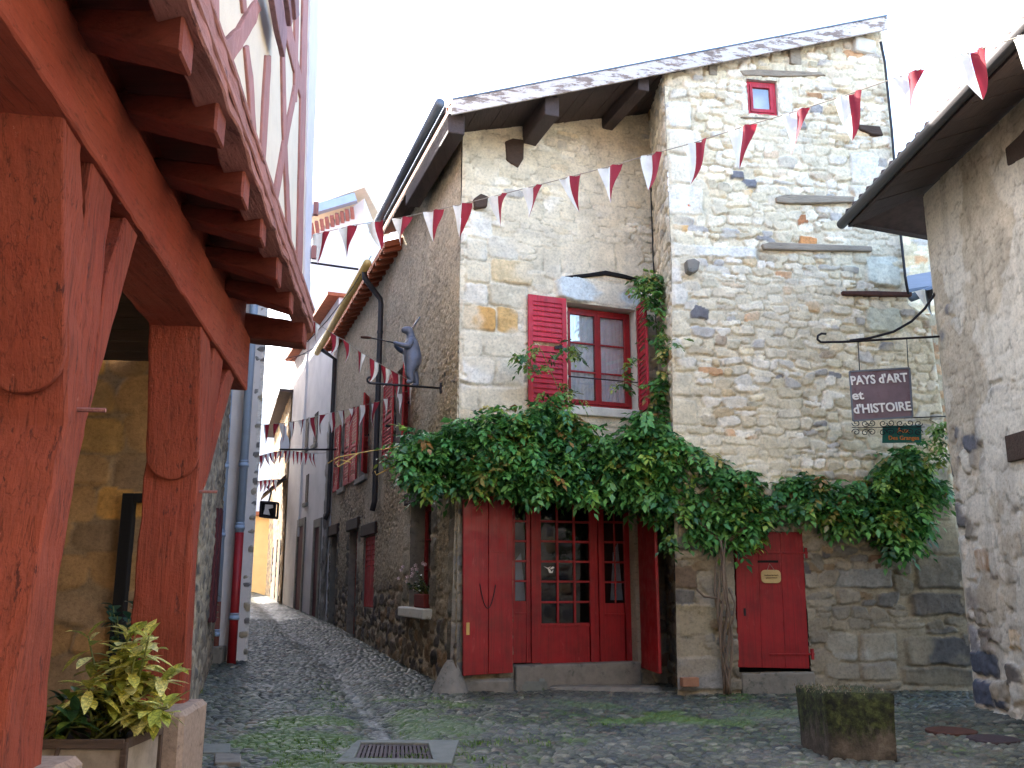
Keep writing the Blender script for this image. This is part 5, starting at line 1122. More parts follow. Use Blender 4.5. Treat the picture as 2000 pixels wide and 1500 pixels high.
# ---------------------------------------------------------------- climbing vine over the doors
def pip(poly, X, Y):
    inside = np.zeros(X.shape, bool); n = len(poly)
    for i in range(n):
        x1, y1 = poly[i]; x2, y2 = poly[(i + 1) % n]
        c = ((y1 > Y) != (y2 > Y)) & (X < (x2 - x1) * (Y - y1) / (y2 - y1 + 1e-9) + x1); inside ^= c
    return inside
FV = Fr(-2.0, 12.92, 1.0, .055)                                   # front face of the foliage
def leaf_mass(polys, n, d0, d1, seed, size=.09, pinn=7, yl=.28):
    r = np.random.default_rng(seed); B = []
    for poly, wgt in polys:
        q = np.array([FV.px(x, y) for x, y in poly]); lo, hi = q.min(0), q.max(0); k = int(n * wgt); got = 0; acc = []
        while got < k:
            s = r.uniform(lo[0], hi[0], k * 3); z = r.uniform(lo[1], hi[1], k * 3)
            dens = fbm(s * 2.6 + seed, z * 2.6, 3)
            m = pip(q, s + (fbm(s * 6, z * 6 + 4, 2) - .5) * .22, z + (fbm(s * 6 + 9, z * 6, 2) - .5) * .22) & (r.random(k * 3) < sstep(.25, .5, dens) * .7 + .3)
            acc.append(np.stack([s[m], z[m]], 1)); got += m.sum()
        B.append(np.concatenate(acc)[:k])
    B = np.concatenate(B); N = len(B)
    clump = fbm(B[:, 0] * 3.2 + 70, B[:, 1] * 3.2 + 20, 3)
    dd = d0 + (d1 - d0) * r.beta(2.2, 1.3, N) + (clump - .5) * .28
    o = np.array(FV.o); u = np.array(FV.u); nn = np.array(FV.n)
    P = o + B[:, :1] * u + dd[:, None] * nn; P[:, 2] = B[:, 1] + .16
    az = r.normal(0, 1.1, N); rd = np.stack([np.sin(az), -np.cos(az), r.normal(-.35, .45, N)], 1); rd /= np.linalg.norm(rd, axis=1)[:, None]
    young = (r.random(N) < yl * sstep(.45, .75, clump) * 1.6)
    base = np.array([srgb(72, 126, 62), srgb(90, 144, 70), srgb(60, 108, 60), srgb(108, 158, 78)])[r.integers(0, 4, N)]
    base[young] = np.array([srgb(128, 164, 66), srgb(146, 168, 76), srgb(106, 148, 60), srgb(160, 148, 80)])[r.integers(0, 4, young.sum())]
    base *= r.uniform(.65, 1.35, (N, 1)); od = r.random(N) < .012; base[od] = srgb(150, 112, 62)
    return P, rd, base, r
def leaflets(P, rd, base, r, size, pinn, L=.26):
    N = len(P); V = []; Fc = []; C = []; up = np.array([0, 0, 1.0])
    sd = np.cross(rd, up); sd /= np.linalg.norm(sd, axis=1)[:, None] + 1e-6; nm = np.cross(sd, rd)
    Ls = L * r.uniform(.7, 1.25, N)
    for k in range(pinn):
        if k == pinn - 1: f = 1.0; dirn = rd.copy()
        else:
            f = .25 + .7 * (k // 2) / (pinn // 2); sg = 1 if k % 2 else -1; dirn = rd * .45 + sd * sg * .85
        dirn = dirn + r.normal(0, .18, (N, 3)); dirn[:, 2] -= .3; dirn /= np.linalg.norm(dirn, axis=1)[:, None]
        b = P + rd * (Ls * f)[:, None]; b[:, 2] -= (Ls * f ** 2) * .35
        sz = size * r.uniform(.7, 1.25, N)[:, None]; n2 = nm + r.normal(0, .35, (N, 3)); w_ = np.cross(dirn, n2); w_ /= np.linalg.norm(w_, axis=1)[:, None] + 1e-6
        n2 = np.cross(w_, dirn)
        a0 = b; a1 = b + dirn * sz * .45 + w_ * sz * .27 + n2 * sz * .05; a2 = b + dirn * sz - up * sz * .15; a3 = b + dirn * sz * .45 - w_ * sz * .27 + n2 * sz * .05; am = b + dirn * sz * .5 - n2 * sz * .03
        i0 = len(V) * 5 * N
        V.append(np.stack([a0, a1, a2, a3, am], 1).reshape(-1, 3)); i = np.arange(N)[:, None] * 5 + k * 5 * N
        Fc += [np.concatenate([i, i + 1, i + 4], 1), np.concatenate([i + 1, i + 2, i + 4], 1), np.concatenate([i + 2, i + 3, i + 4], 1), np.concatenate([i + 3, i, i + 4], 1)]
        C.append(np.repeat(base * r.uniform(.85, 1.15, (N, 1)), 5, 0))
    return np.concatenate(V), np.concatenate(Fc), np.concatenate(C)
vine = thing('wisteria', (2.95, 13.0, 0), 'large green climbing vine sprawling across the facade above both red doors', 'climbing plant')
top_poly = [(778, 892), (800, 872), (850, 856), (900, 844), (935, 826), (975, 820), (1020, 826), (1060, 806), (1095, 802), (1130, 826), (1160, 864), (1200, 874), (1240, 852), (1260, 822), (1292, 840), (1312, 864), (1352, 888), (1420, 918), (1460, 945), (1460, 1010), (1440, 1040), (1400, 1050), (1340, 1035), (1290, 1008), (1240, 1000), (1200, 975), (1150, 980), (1080, 975), (1030, 980), (1000, 962), (950, 955), (905, 965), (870, 980), (830, 985), (805, 960), (785, 930)]
right_poly = [(1400, 930), (1460, 950), (1520, 954), (1580, 944), (1640, 960), (1690, 962), (1740, 905), (1780, 876), (1800, 900), (1800, 945), (1840, 972), (1830, 984), (1790, 982), (1795, 1060), (1775, 1098), (1750, 1100), (1735, 1070), (1680, 1040), (1600, 1038), (1540, 1022), (1500, 1026), (1460, 1060), (1400, 1040)]
drop_poly = [(1330, 1010), (1470, 1000), (1490, 1030), (1462, 1080), (1410, 1085), (1375, 1078), (1345, 1055)]
P, rd, bs, r = leaf_mass([(top_poly, .58), (right_poly, .31), (drop_poly, .06)], 6800, -1.0, .18, 101)
V, F_, C_ = leaflets(P, rd, bs, r, .120, 9)
np_mesh('foliage', V, F_, M['leaf'], vine, col=C_, smooth=True)
side = [(1226, 574), (1262, 550), (1290, 560), (1296, 640), (1300, 720), (1302, 840), (1240, 850), (1270, 800), (1284, 740), (1272, 640), (1250, 596)]
FVs = FV; FV = Fr(-2.0, 13.55, 1.0, .055)
P, rd, bs, r = leaf_mass([(side, 1.0)], 210, -.2, .2, 102); V, F_, C_ = leaflets(P, rd, bs, r, .10, 7, .2)
np_mesh('window_foliage', V, F_, M['leaf'], vine, col=C_, smooth=True)
# loose sprays in front of the shutters and off the ends
spr = [([(1110, 805), (1095, 770), (1080, 735), (1060, 690), (1050, 672)], 13.35, 22), ([(1090, 690), (1120, 675), (1135, 690)], 13.3, 16), ([(1045, 720), (1020, 700), (1015, 690)], 13.2, 14), ([(1085, 775), (1110, 765), (1140, 770)], 13.3, 16), ([(1255, 760), (1225, 745), (1205, 748)], 13.4, 9), ([(1255, 705), (1240, 700), (1225, 705)], 13.4, 4), ([(1298, 660), (1312, 664), (1320, 662)], 12.9, 7),
       ([(790, 895), (770, 890), (752, 884)], 13.0, 12), ([(1815, 880), (1835, 850), (1845, 835), (1815, 820)], 12.6, 22), ([(1835, 870), (1845, 890)], 12.5, 8), ([(1065, 800), (1075, 780), (1060, 770)], 13.35, 14), ([(1300, 1070), (1320, 1040)], 12.7, 14)]
PP = []; rq = np.random.default_rng(7)
for pts, Y, k in spr:
    w3 = [at_y(x_, y_, Y) for x_, y_ in pts]; sh_o = MB(); sh_o.tube(w3, .006, 5); sh_o.build('shoot', M['stem'], vine, smooth=True)
    for j in range(k):
        f = rq.uniform(0, len(w3) - 1.001); i = int(f); p = w3[i].lerp(w3[i + 1], f - i) + Vector(rq.normal(0, .05, 3)); PP.append(p)
PP = np.array([tuple(p) for p in PP]); N = len(PP); az = rq.normal(0, 1.3, N); rd = np.stack([np.sin(az), -np.cos(az), rq.normal(-.4, .4, N)], 1); rd /= np.linalg.norm(rd, axis=1)[:, None]
bs = np.array([srgb(72, 112, 48), srgb(104, 138, 58), srgb(58, 94, 46), srgb(128, 142, 64)])[rq.integers(0, 4, N)] * rq.uniform(.85, 1.2, (N, 1))
V, F_, C_ = leaflets(PP, rd, bs, rq, .09, 7, .17); np_mesh('loose_sprays', V, F_, M['leaf'], vine, col=C_, smooth=True)
FV = FVs
for pts in ([(800, 870), (740, 878), (700, 885), (660, 893), (640, 905)], [(810, 905), (760, 915), (735, 928), (732, 920)], [(700, 885), (672, 905), (660, 912), (655, 903), (665, 898), (685, 903)]): td = MB(); td.tube([at_y(x_, y_, 12.95) for x_, y_ in pts], .008, 6); td.build('tendril', M['bulb'], vine, smooth=True)
tk = MB(); rr = random.Random(5)
for k in range(6):                                                # twisted trunk of several stems
    pts = []; rad = []
    for j in range(13):
        t = j / 12; y = 1355 - t * 300; x_ = 1420 - 12 * t + 9 * math.sin(t * 7 + k * 1.1) * (1 - .3 * t) + (k - 2.5) * (1.9 + 2.0 * t); p = at_y(x_, y, 12.98 - .05 * (k % 3)); pts.append(p); rad.append(.019 - .007 * t + .006 * math.sin(j + k))
    tk.tube(pts, rad, 8)
tk.tube([at_y(1420, 1240, 12.95), at_y(1432, 1210, 12.9), at_y(1436, 1180, 12.95), at_y(1424, 1150, 13)], .014, 6); tk.tube([at_y(1360, 1150, 13), at_y(1375, 1165, 12.95), at_y(1400, 1168, 12.95), at_y(1412, 1180, 12.95)], .016, 6)
tk.tube([at_y(1412, 1060, 12.98), at_y(1340, 1000, 13.0), at_y(1200, 950, 13.3), at_y(1050, 920, 13.3), at_y(880, 900, 13.2)], [.03, .028, .025, .02, .014], 7)
tk.tube([at_y(1425, 1055, 12.95), at_y(1500, 990, 13.05), at_y(1620, 990, 13.15), at_y(1740, 950, 13.25)], [.03, .025, .02, .012], 7)
tk.build('trunk', M['bark'], vine, smooth=True)

# ---------------------------------------------------------------- bunting
def pennant(cord_p, tan, w_, h_, parent, order, rr, mats):
    t = Vector(tan).normalized(); n = t.cross(Vector((0, 0, 1))).normalized(); dn = Vector((0, 0, -1)); mb = MB()
    ph_ = rr.uniform(0, 6.28); amp = rr.uniform(.02, .09); tw = rr.uniform(-.9, .9); lean = rr.uniform(-.10, .12); nz_ = 7
    P_ = lambda a, v: cord_p + t * (a * math.cos(tw * v)) + n * (a * math.sin(tw * v) + amp * math.sin(v * 3 + ph_) * v + .04 * math.sin(a * 30 + ph_) * (1 - v)) + dn * (v * h_ + abs(a) * .0) + t * lean * v * v
    for side in (0, 1):
        vs = []; fs = []
        for k in range(nz_):
            v = k / (nz_ - 1); half = w_ / 2 * (1 - v) ** .85 + .004
            a0, a1 = (-half, -.001) if side == 0 else (.001, half)
            for m in range(4): vs.append(P_(a0 + (a1 - a0) * m / 3, v))
        for k in range(nz_ - 1):
            for m in range(3): a = k * 4 + m; fs.append((a, a + 1, a + 5, a + 4))
        mb.add(vs, fs, order[side])
    o = mb.build('pennant', mats, parent, smooth=True)
    return o
def bunting(label, pts, xs, w_, h_, order, seed, group='bunting strings over the lane', r_=.006):
    pts = [Vector(p) for p in pts]; b = thing('bunting', pts[0], label, 'bunting', group); rr = random.Random(seed)
    mb = MB(); mb.tube(pts, r_, 5); mb.build('cord', M['rope'], b, smooth=True); cum = [0]
    for a, c in zip(pts[:-1], pts[1:]): cum.append(cum[-1] + (c - a).length)
    for f in xs:
        d_ = f * cum[-1]; i = max(j for j in range(len(cum) - 1) if cum[j] <= d_ + 1e-9); a, c = pts[i], pts[i + 1]; p = a.lerp(c, (d_ - cum[i]) / max(1e-6, cum[i + 1] - cum[i]))
        pennant(p, c - a, w_ * rr.uniform(.95, 1.05), h_ * rr.uniform(.92, 1.08), b, order, rr, [M['flag_white'], M['flag_red']])
    return b
def cord_px(pp, Y): return [at_y(x_, y_, Y(x_)) for x_, y_ in pp]
def fr_of(pts, xs, pp):
    cum = [0]
    for a, c in zip(pts[:-1], pts[1:]): cum.append(cum[-1] + (c - a).length)
    out = []
    for x_ in xs:
        for i in range(len(pp) - 1):
            if pp[i][0] <= x_ <= pp[i + 1][0] or pp[i][0] >= x_ >= pp[i + 1][0]:
                # perspective-correct place of the pixel column on this span
                a, c = pts[i], pts[i + 1]; u = (x_ - CX) / FPX; fa = a.x - u * (CP * a.y + SP * (a.z - EYE)); fc = c.x - u * (CP * c.y + SP * (c.z - EYE)); k = fa / (fa - fc) if abs(fa - fc) > 1e-9 else 0
                out.append((cum[i] + k * (cum[i + 1] - cum[i])) / cum[-1]); break
    return out
pp = [(585, 466), (640, 452), (690, 440), (740, 432), (786, 425), (845, 412), (905, 398), (970, 382), (1038, 365), (1115, 345), (1192, 325), (1270, 302), (1358, 278), (1450, 248), (1552, 218), (1655, 185), (1770, 145), (1892, 103), (1990, 72), (2060, 50)]
YM = lambda x_: 14.0 - (x_ - 600) * .0050
pts = cord_px(pp, YM); xs = [626, 680, 733, 786, 847, 905, 970, 1038, 1115, 1192, 1270, 1358, 1450, 1552, 1655, 1768, 1892, 2005]
bunting('long string of white and crimson pennants sagging across the square in front of the house', pts, fr_of(pts, xs, pp), .35, .50, (0, 1), 1, None)
pp = [(598, 620), (615, 629), (652, 653), (676, 667), (703, 687), (729, 703), (751, 716), (773, 728), (797, 741), (820, 758)]
pts = cord_px(pp, lambda x_: 15.0 - (x_ - 600) * .004); xs = [617, 655, 679, 706, 731, 753, 775, 800]
bunting('string of crimson and white pennants running down to the feet of the grey animal statue', pts, fr_of(pts, xs, pp), .19, .38, (1, 0), 2)
pp = [(510, 830), (552, 827), (589, 821), (627, 811), (651, 805), (680, 800), (704, 792), (731, 787), (749, 781), (800, 762), (812, 755)]
pts = cord_px(pp, lambda x_: 20.5 - (x_ - 520) * .018); xs = [520, 537, 552, 571, 590, 608, 627, 648, 668, 690, 712, 732, 758, 785]
bunting('sagging pennant string crossing the lane in front of the red louvred shutters', pts, fr_of(pts, xs, pp), .24, .44, (0, 1), 3)
pp = [(500, 892), (540, 882), (565, 880), (590, 884), (614, 886), (640, 884)]
pts = cord_px(pp, lambda x_: 24.5); xs = [505, 513, 522, 531, 541, 550, 560, 568, 576, 584, 592, 600, 607, 614]
bunting('small pennant string by the horizontal rod over the lane in front of the white house', pts, fr_of(pts, xs, pp), .15, .36, (1, 0), 4)
pp = [(490, 942), (515, 938), (545, 936)]
pts = cord_px(pp, lambda x_: 30.0); bunting('farthest tiny pennant string just above the hanging lantern', pts, [.1, .25, .4, .55, .7, .85], .16, .4, (1, 0), 5)
x = MB(); a_, b_ = at_y(1806, 566, 12.9), at_y(1815, 572, 12.9); fl = thing('pennant', a_, 'single white pennant with dark edge hanging under the lean-to gutter', 'pennant'); pennant(a_, Vector((1, 0, .1)), .26, .42, fl, (0, 1), random.Random(9), [M['flag_white'], M['cable']])

# ---------------------------------------------------------------- animal statue on its bracket
KB = FC.pt(.9, 4.53, 0.0); KO = FC.n
br = thing('statue_bracket', KB, 'black iron rod with hooked end carrying the grey animal statue', 'bracket')
x = MB(); x.tube([KB + KO * -.1, KB + KO * 1.15] + [KB + KO * (1.15 + .06 * math.sin(a)) + Vector((0, 0, .05 - .05 * math.cos(a))) for a in [.6, 1.2, 1.8, 2.4, 3.0]], .018, 8); x.build('rod', M['iron'], br, smooth=True)
x = MB(); x.box(KB.x - .05, KB.x + .05, KB.y - .05, KB.y + .05, KB.z - .08, KB.z + .08); x.build('wall_plate', M['iron'], br)
def skin(name, nodes, edges, parent, mat, org, sub=2):
    me = bpy.data.meshes.new(name); me.from_pydata([n_[0] for n_ in nodes], edges, []); o = bpy.data.objects.new(name, me); COL.objects.link(o)
    md = o.modifiers.new('skin', 'SKIN'); md.use_smooth_shade = True; md.branch_smoothing = .4
    for i, n_ in enumerate(nodes):
        q = me.skin_vertices[0].data[i]; rr_ = n_[1]; q.radius = rr_ if isinstance(rr_, tuple) else (rr_, rr_); q.use_root = (i == 0)
    o.modifiers.new('sub', 'SUBSURF').levels = sub
    dg = bpy.context.evaluated_depsgraph_get(); nm = bpy.data.meshes.new_from_object(o.evaluated_get(dg)); bpy.data.objects.remove(o)
    nm.materials.clear(); nm.materials.append(M[mat]); nm.polygons.foreach_set('use_smooth', [True] * len(nm.polygons))
    o = bpy.data.objects.new(name, nm); COL.objects.link(o); place(o, parent, org); return o
SB = KB + KO * .52 + Vector((0, 0, .018)); SX = KO.copy()               # statue looks outwards along the rod (to the left)
SYv = Vector((0, 0, 1)).cross(SX)
st = thing('animal_statue', SB, 'blue grey standing long eared animal statue holding out a spoon', 'statue')
def sp(f, s, z): v = SX * f + SYv * s + Vector((0, 0, z)); return tuple(v)
nodes = [(sp(0, 0, .42), (.16, .18)), (sp(.01, 0, .54), .165), (sp(.015, 0, .66), .145), (sp(.02, 0, .75), .10), (sp(.03, 0, .815), .065), (sp(.05, 0, .89), .092), (sp(.12, 0, .885), .066), (sp(.18, 0, .865), .034),
         (sp(.02, .10, .30), .12), (sp(.06, .11, .16), .072), (sp(.02, .11, .03), .045), (sp(.10, .11, .014), .036),
         (sp(-.02, -.09, .30), .115), (sp(-.08, -.10, .16), .07), (sp(-.12, -.10, .03), .045), (sp(-.04, -.10, .014), .036),
         (sp(.03, .14, .69), .062), (sp(.10, .17, .57), .054), (sp(.22, .11, .61), .038), (sp(.31, .04, .655), .028),
         (sp(.03, -.14, .69), .062), (sp(.09, -.17, .56), .054), (sp(.20, -.09, .59), .038), (sp(.28, -.01, .635), .028),
         (sp(-.15, 0, .36), .05)]
edges = [(0, 1), (1, 2), (2, 3), (3, 4), (4, 5), (5, 6), (6, 7), (0, 8), (8, 9), (9, 10), (10, 11), (0, 12), (12, 13), (13, 14), (14, 15), (2, 16), (16, 17), (17, 18), (18, 19), (2, 20), (20, 21), (21, 22), (22, 23), (0, 24)]
skin('body', nodes, edges, st, 'statue', SB)
for s in (-1, 1):
    mb = MB(); b0 = SB + Vector(sp(-.01, s * .035, .94)); b1 = SB + Vector(sp(-.10, s * .07, 1.10)); ring = []
    for k in range(6):
        t = k / 5; c = b0.lerp(b1, t); w_ = .055 * math.sin(math.pi * (.12 + .8 * t)) + .006
        ring += [c + SYv * w_ * math.cos(a) + SX * .014 * math.sin(a) for a in [2 * math.pi * j / 8 for j in range(8)]]
    mb.add(ring, [(i * 8 + j, i * 8 + (j + 1) % 8, (i + 1) * 8 + (j + 1) % 8, (i + 1) * 8 + j) for i in range(5) for j in range(8)]); mb.build('ear', M['statue'], st, smooth=True)
spn = thing('spoon', SB + Vector(sp(.27, .03, .66)), 'long dark spoon held out by the grey animal statue', 'spoon')
mb = MB(); a_ = SB + Vector(sp(.20, .02, .645)); b_ = SB + Vector(sp(.66, .02, .70)); mb.tube([a_, b_], .011, 6); mb.build('handle', M['iron'], spn, smooth=True)
mb = MB(); rings = []
for k in range(7):
    t = k / 6; c = b_ + SX * (.16 * t); r_ = .055 * math.sin(math.pi * (.06 + .9 * t)); rings += [c + SYv * r_ * math.cos(a) + Vector((0, 0, 1)) * .02 * math.sin(a) for a in [2 * math.pi * j / 10 for j in range(10)]]
mb.add(rings, [(i * 10 + j, i * 10 + (j + 1) % 10, (i + 1) * 10 + (j + 1) % 10, (i + 1) * 10 + j) for i in range(6) for j in range(10)]); mb.build('bowl', M['rust'], spn, smooth=True)

# ---------------------------------------------------------------- hanging signs
def text_mesh(name, body, size, mat, parent, org, right, up, extr=.008, bold=.0, align='LEFT', line=1.0):
    cu_ = bpy.data.curves.new(name, 'FONT'); cu_.body = body; cu_.size = size; cu_.extrude = extr; cu_.offset = bold; cu_.align_x = align; cu_.space_line = line; cu_.resolution_u = 3
    o = bpy.data.objects.new(name, cu_); COL.objects.link(o); dg = bpy.context.evaluated_depsgraph_get(); me = bpy.data.meshes.new_from_object(o.evaluated_get(dg)); bpy.data.objects.remove(o)
    right = Vector(right).normalized(); nn = right.cross(Vector(up)).normalized(); upv = nn.cross(right)
    me.transform(Matrix((right, upv, nn)).transposed().to_4x4()); me.materials.clear(); me.materials.append(M[mat])
    o = bpy.data.objects.new(name, me); COL.objects.link(o); place(o, parent, org); return o
YS = 11.66
bk = thing('sign_bracket', FE.pt(.1, 4.70, 0), 'black wrought iron scroll bracket on the rendered house corner holding the brown sign', 'bracket')
w0 = at_y(1842, 656, YS); w1 = at_y(1640, 668, YS)
x = MB(); x.tube([w0 + Vector((.1, 0, 0)), w1, at_y(1618, 668, YS)] + [at_y(1607 + 12 * math.cos(a) + 12 - 11, 660 - 9 * math.sin(a), YS) for a in (-1.2, -2.0, -2.8, -3.6, -4.4, -5.2)], .016, 8); x.build('arm', M['iron'], bk, smooth=True)
x = MB(); x.tube([at_y(a_, b_, YS) for a_, b_ in ((1832, 560), (1822, 580), (1806, 603), (1780, 628), (1745, 648), (1700, 660), (1660, 665))], .017, 8); x.build('scroll', M['iron'], bk, smooth=True)
sg = thing('hanging_sign', at_y(1720, 724, YS), 'brown metal sign reading PAYS d\'ART et d\'HISTOIRE hung on two rods', 'sign')
TL, TR, BR, BL = [at_y(a_, b_, YS) for a_, b_ in ((1659, 726), (1776, 719), (1782, 814), (1666, 822))]
x = MB(); n_ = Vector((0, -1, 0)); x.hexa([BL, BR, TR, TL], [p - n_ * .03 for p in (BL, BR, TR, TL)]); x.build('panel', M['sign_brown'], sg, bevel=.005)
x = MB()
for a_, b_ in ((TL, TR), (TR, BR), (BR, BL), (BL, TL)): x.bar(a_ + n_ * .006, b_ + n_ * .006, .022, .012, up=n_)
x.build('rim', M['zinc'], sg)
rt_ = (TR - TL).normalized(); upv = (TL - BL).normalized()
for txt, (a_, b_) in (("PAYS d'ART", (1661, 752)), ('et', (1664, 781)), ("d'HISTOIRE", (1667, 808))):
    sz = .165; o = text_mesh('lettering', txt, sz, 'letters', sg, at_y(a_, b_, YS) + n_ * .012, rt_, upv, .006, .0035)
    wd = max(v.co.dot(rt_) for v in o.data.vertices); tgt = {'et': .155}.get(txt, .755); k = tgt / wd
    for v in o.data.vertices: v.co += rt_ * v.co.dot(rt_) * (k - 1)
for a_, b_, c_ in ((1676, 668, 725), (1771, 662, 720)):
    x = MB(); x.tube([at_y(a_, b_, YS), at_y(a_ + 3, c_, YS)], .006, 6); x.build('rod', M['iron'], sg, smooth=True)
gs = thing('street_sign', at_y(1735, 815, 12.62), 'small green painted board with orange blackletter words behind iron scrollwork', 'sign')
YG = 12.6
q = [at_y(a_, b_, YG) for a_, b_ in ((1724, 865), (1800, 864), (1800, 830), (1725, 832))]; x = MB(); x.hexa(q, [p + Vector((0, .025, 0)) for p in q]); x.build('board', M['sign_green'], gs, bevel=.003)
text_mesh('lettering', 'Aux', .10, 'orange', gs, at_y(1752, 845, YG) + Vector((0, -.006, 0)), (1, 0, 0), (0, 0, 1), .002, .001)
text_mesh('lettering', 'Des Granges', .082, 'orange', gs, at_y(1735, 859, YG) + Vector((0, -.006, 0)), (1, 0, 0), (0, 0, 1), .002, .001)
x = MB(); ys = YG - .05
def spiral(cx_, cy_, r0, turns, start, dirn):
    return [at_y(cx_ + r0 * (1 - .8 * t) * math.cos(start + dirn * t * turns), cy_ + r0 * .85 * (1 - .8 * t) * math.sin(start + dirn * t * turns), ys) for t in [k / 16 for k in range(17)]]
for row, y_ in ((0, 826), (1, 844)):
    for k, cx_ in enumerate((1672, 1690, 1703, 1725, 1740, 1758, 1777, 1794)): x.tube(spiral(cx_, y_ + (1 if k % 2 else 0), 8.5, 8.2, 0 if k % 2 else math.pi, 1 if (k + row) % 2 else -1), .0065, 5)
x.tube([at_y(1664, 819, ys), at_y(1806, 815, ys), at_y(1870, 812, ys)], .009, 6); x.tube([at_y(1664, 835, ys), at_y(1806, 834, ys)], .006, 5)
x.build('scrollwork', M['iron'], gs, smooth=True)
plq = thing('wooden_plaque', FB.pt(*FB.px(1504, 1125), .04), 'small pale wooden plaque with handwriting hanging on the narrow red cellar door', 'plaque')
c0 = FB.px(1486, 1113, .04); c1 = FB.px(1526, 1139, .04); s0, s1, z0, z1 = c0[0], c1[0], c1[1], c0[1]; rr_ = .06; poly = []
for cx_, cz_, a0 in ((s1 - rr_, z1 - rr_, 0), (s0 + rr_, z1 - rr_, 90), (s0 + rr_, z0 + rr_, 180), (s1 - rr_, z0 + rr_, 270)):
    poly += [(cx_ + rr_ * math.cos(R(a0 + k * 22.5)), cz_ + rr_ * math.sin(R(a0 + k * 22.5))) for k in range(5)]
x = MB(); x.prism(FB, poly, .028, .044); x.build('board', M['plaque'], plq, bevel=.004)
x = MB(); pk_ = FB.pt(*FB.px(1503, 1101, .04), .04); x.tube([FB.pt(s0 + .09, z1 - .01, .046), pk_, FB.pt(s1 - .09, z1 - .01, .046)], .004, 5); x.build('string', M['rope'], plq)
x = MB(); rq_ = random.Random(4)
for row, (yy, xa, xb) in enumerate(((.60, .14, .86), (.40, .22, .80))):
    pts = []
    for k in range(30):
        t = k / 29; pts.append(FB.pt(s0 + (s1 - s0) * (xa + (xb - xa) * t), z0 + (z1 - z0) * (yy + .07 * math.sin(k * 2.1) * rq_.uniform(.3, 1)), .046))
    x.tube(pts, .004, 4)
x.build('handwriting', M['ink'], plq)
# lantern sign, fork sign and rods up the lane
ln = thing('hanging_lantern', at_y(522, 980, 33), 'square black framed lantern sign hanging over the lane', 'lantern')
YL = 32.5; a_, b_ = at_y(508, 1010, YL), at_y(536, 980, YL); x = MB()
for p, q in (((508, 1008), (510, 980)), ((536, 1011), (538, 982)), ((510, 980), (538, 982)), ((508, 1008), (536, 1011))):
    for dy in (0, .4): A_, B_ = at_y(*p, YL), at_y(*q, YL); x.bar(A_ + Vector((0, dy, 0)), B_ + Vector((0, dy, 0)), .07, .07)
for p in ((508, 1008), (536, 1011), (510, 980), (538, 982)): A_ = at_y(*p, YL); x.bar(A_, A_ + Vector((0, .4, 0)), .07, .07)
x.build('frame', M['iron'], ln); x = MB(); q = [at_y(*p, YL + .15) for p in ((509, 1007), (535, 1010), (537, 983), (511, 981))]; x.hexa(q, [p + Vector((0, .03, 0)) for p in q]); x.build('back_panel', M['black'], ln)
x = MB(); q = [at_y(*p, YL + .05) for p in ((514, 1004), (527, 1006), (524, 994), (533, 992), (533, 986), (518, 985), (517, 994))]; x.add(q + [p + Vector((0, .03, 0)) for p in q], [tuple(range(7)), tuple(range(13, 6, -1))] + [(i, (i + 1) % 7, 7 + (i + 1) % 7, 7 + i) for i in range(7)]); x.build('painted_figure', M['letters'], ln)
x = MB(); x.tube([at_y(525, 980, YL + .2), at_y(530, 960, YL + .2), at_y(522, 952, YL + .2), at_y(530, 940, YL + .2), at_y(560, 936, YL + .2)], .035, 6); x.build('hook', M['iron'], ln, smooth=True)
fk = thing('fork_sign', at_y(556, 850, 25), 'big white fork shaped sign hanging tines down over the lane', 'sign'); YF = 25.0
x = MB(); pl_ = [(553, 832), (559, 832), (559, 848), (563, 856), (565, 868), (564, 876), (547, 876), (546, 866), (548, 856), (553, 848)]; q = [at_y(*p, YF) for p in pl_]; m = len(q)
x.add(q + [p + Vector((0, .06, 0)) for p in q], [tuple(range(m)), tuple(range(2 * m - 1, m - 1, -1))] + [(i, (i + 1) % m, m + (i + 1) % m, m + i) for i in range(m)]); x.build('handle', M['letters'], fk)
x = MB()
for k in range(4): x.bar(at_y(548 + k * 4.8, 876, YF + .03), at_y(547 + k * 5.4, 894, YF + .03), .04, .04)
x.build('tines', M['letters'], fk)
for k, (pts, Y, lab) in enumerate([([(546, 878), (660, 878)], 24.4, 'thin horizontal iron rod crossing the lane above the small pennants'), ([(600, 512), (650, 519), (700, 526)], 19.0, 'slim rod reaching from the timber house to the lane gutter')]):
    x = MB(); x.tube([at_y(*p, Y) for p in pts], .025, 6); tag(x.build('iron_rod', M['iron'], smooth=True), lab, 'rod')
for k, (pts, Y) in enumerate([([(600, 690), (560, 700), (520, 722)], 22.0), ([(620, 676), (570, 703), (530, 735)], 22.5), ([(725, 500), (690, 560), (640, 625), (600, 668)], 18.5)]):
    x = MB(); x.tube([at_y(*p, Y) for p in pts], .009, 5); tag(x.build('overhead_cable', M['cable'], smooth=True), ['upper thin black cable below the jetty over the lane mouth', 'lower thin black cable below the jetty over the lane mouth', 'thin cable slanting along the orange eave tiles'][k], 'cable')

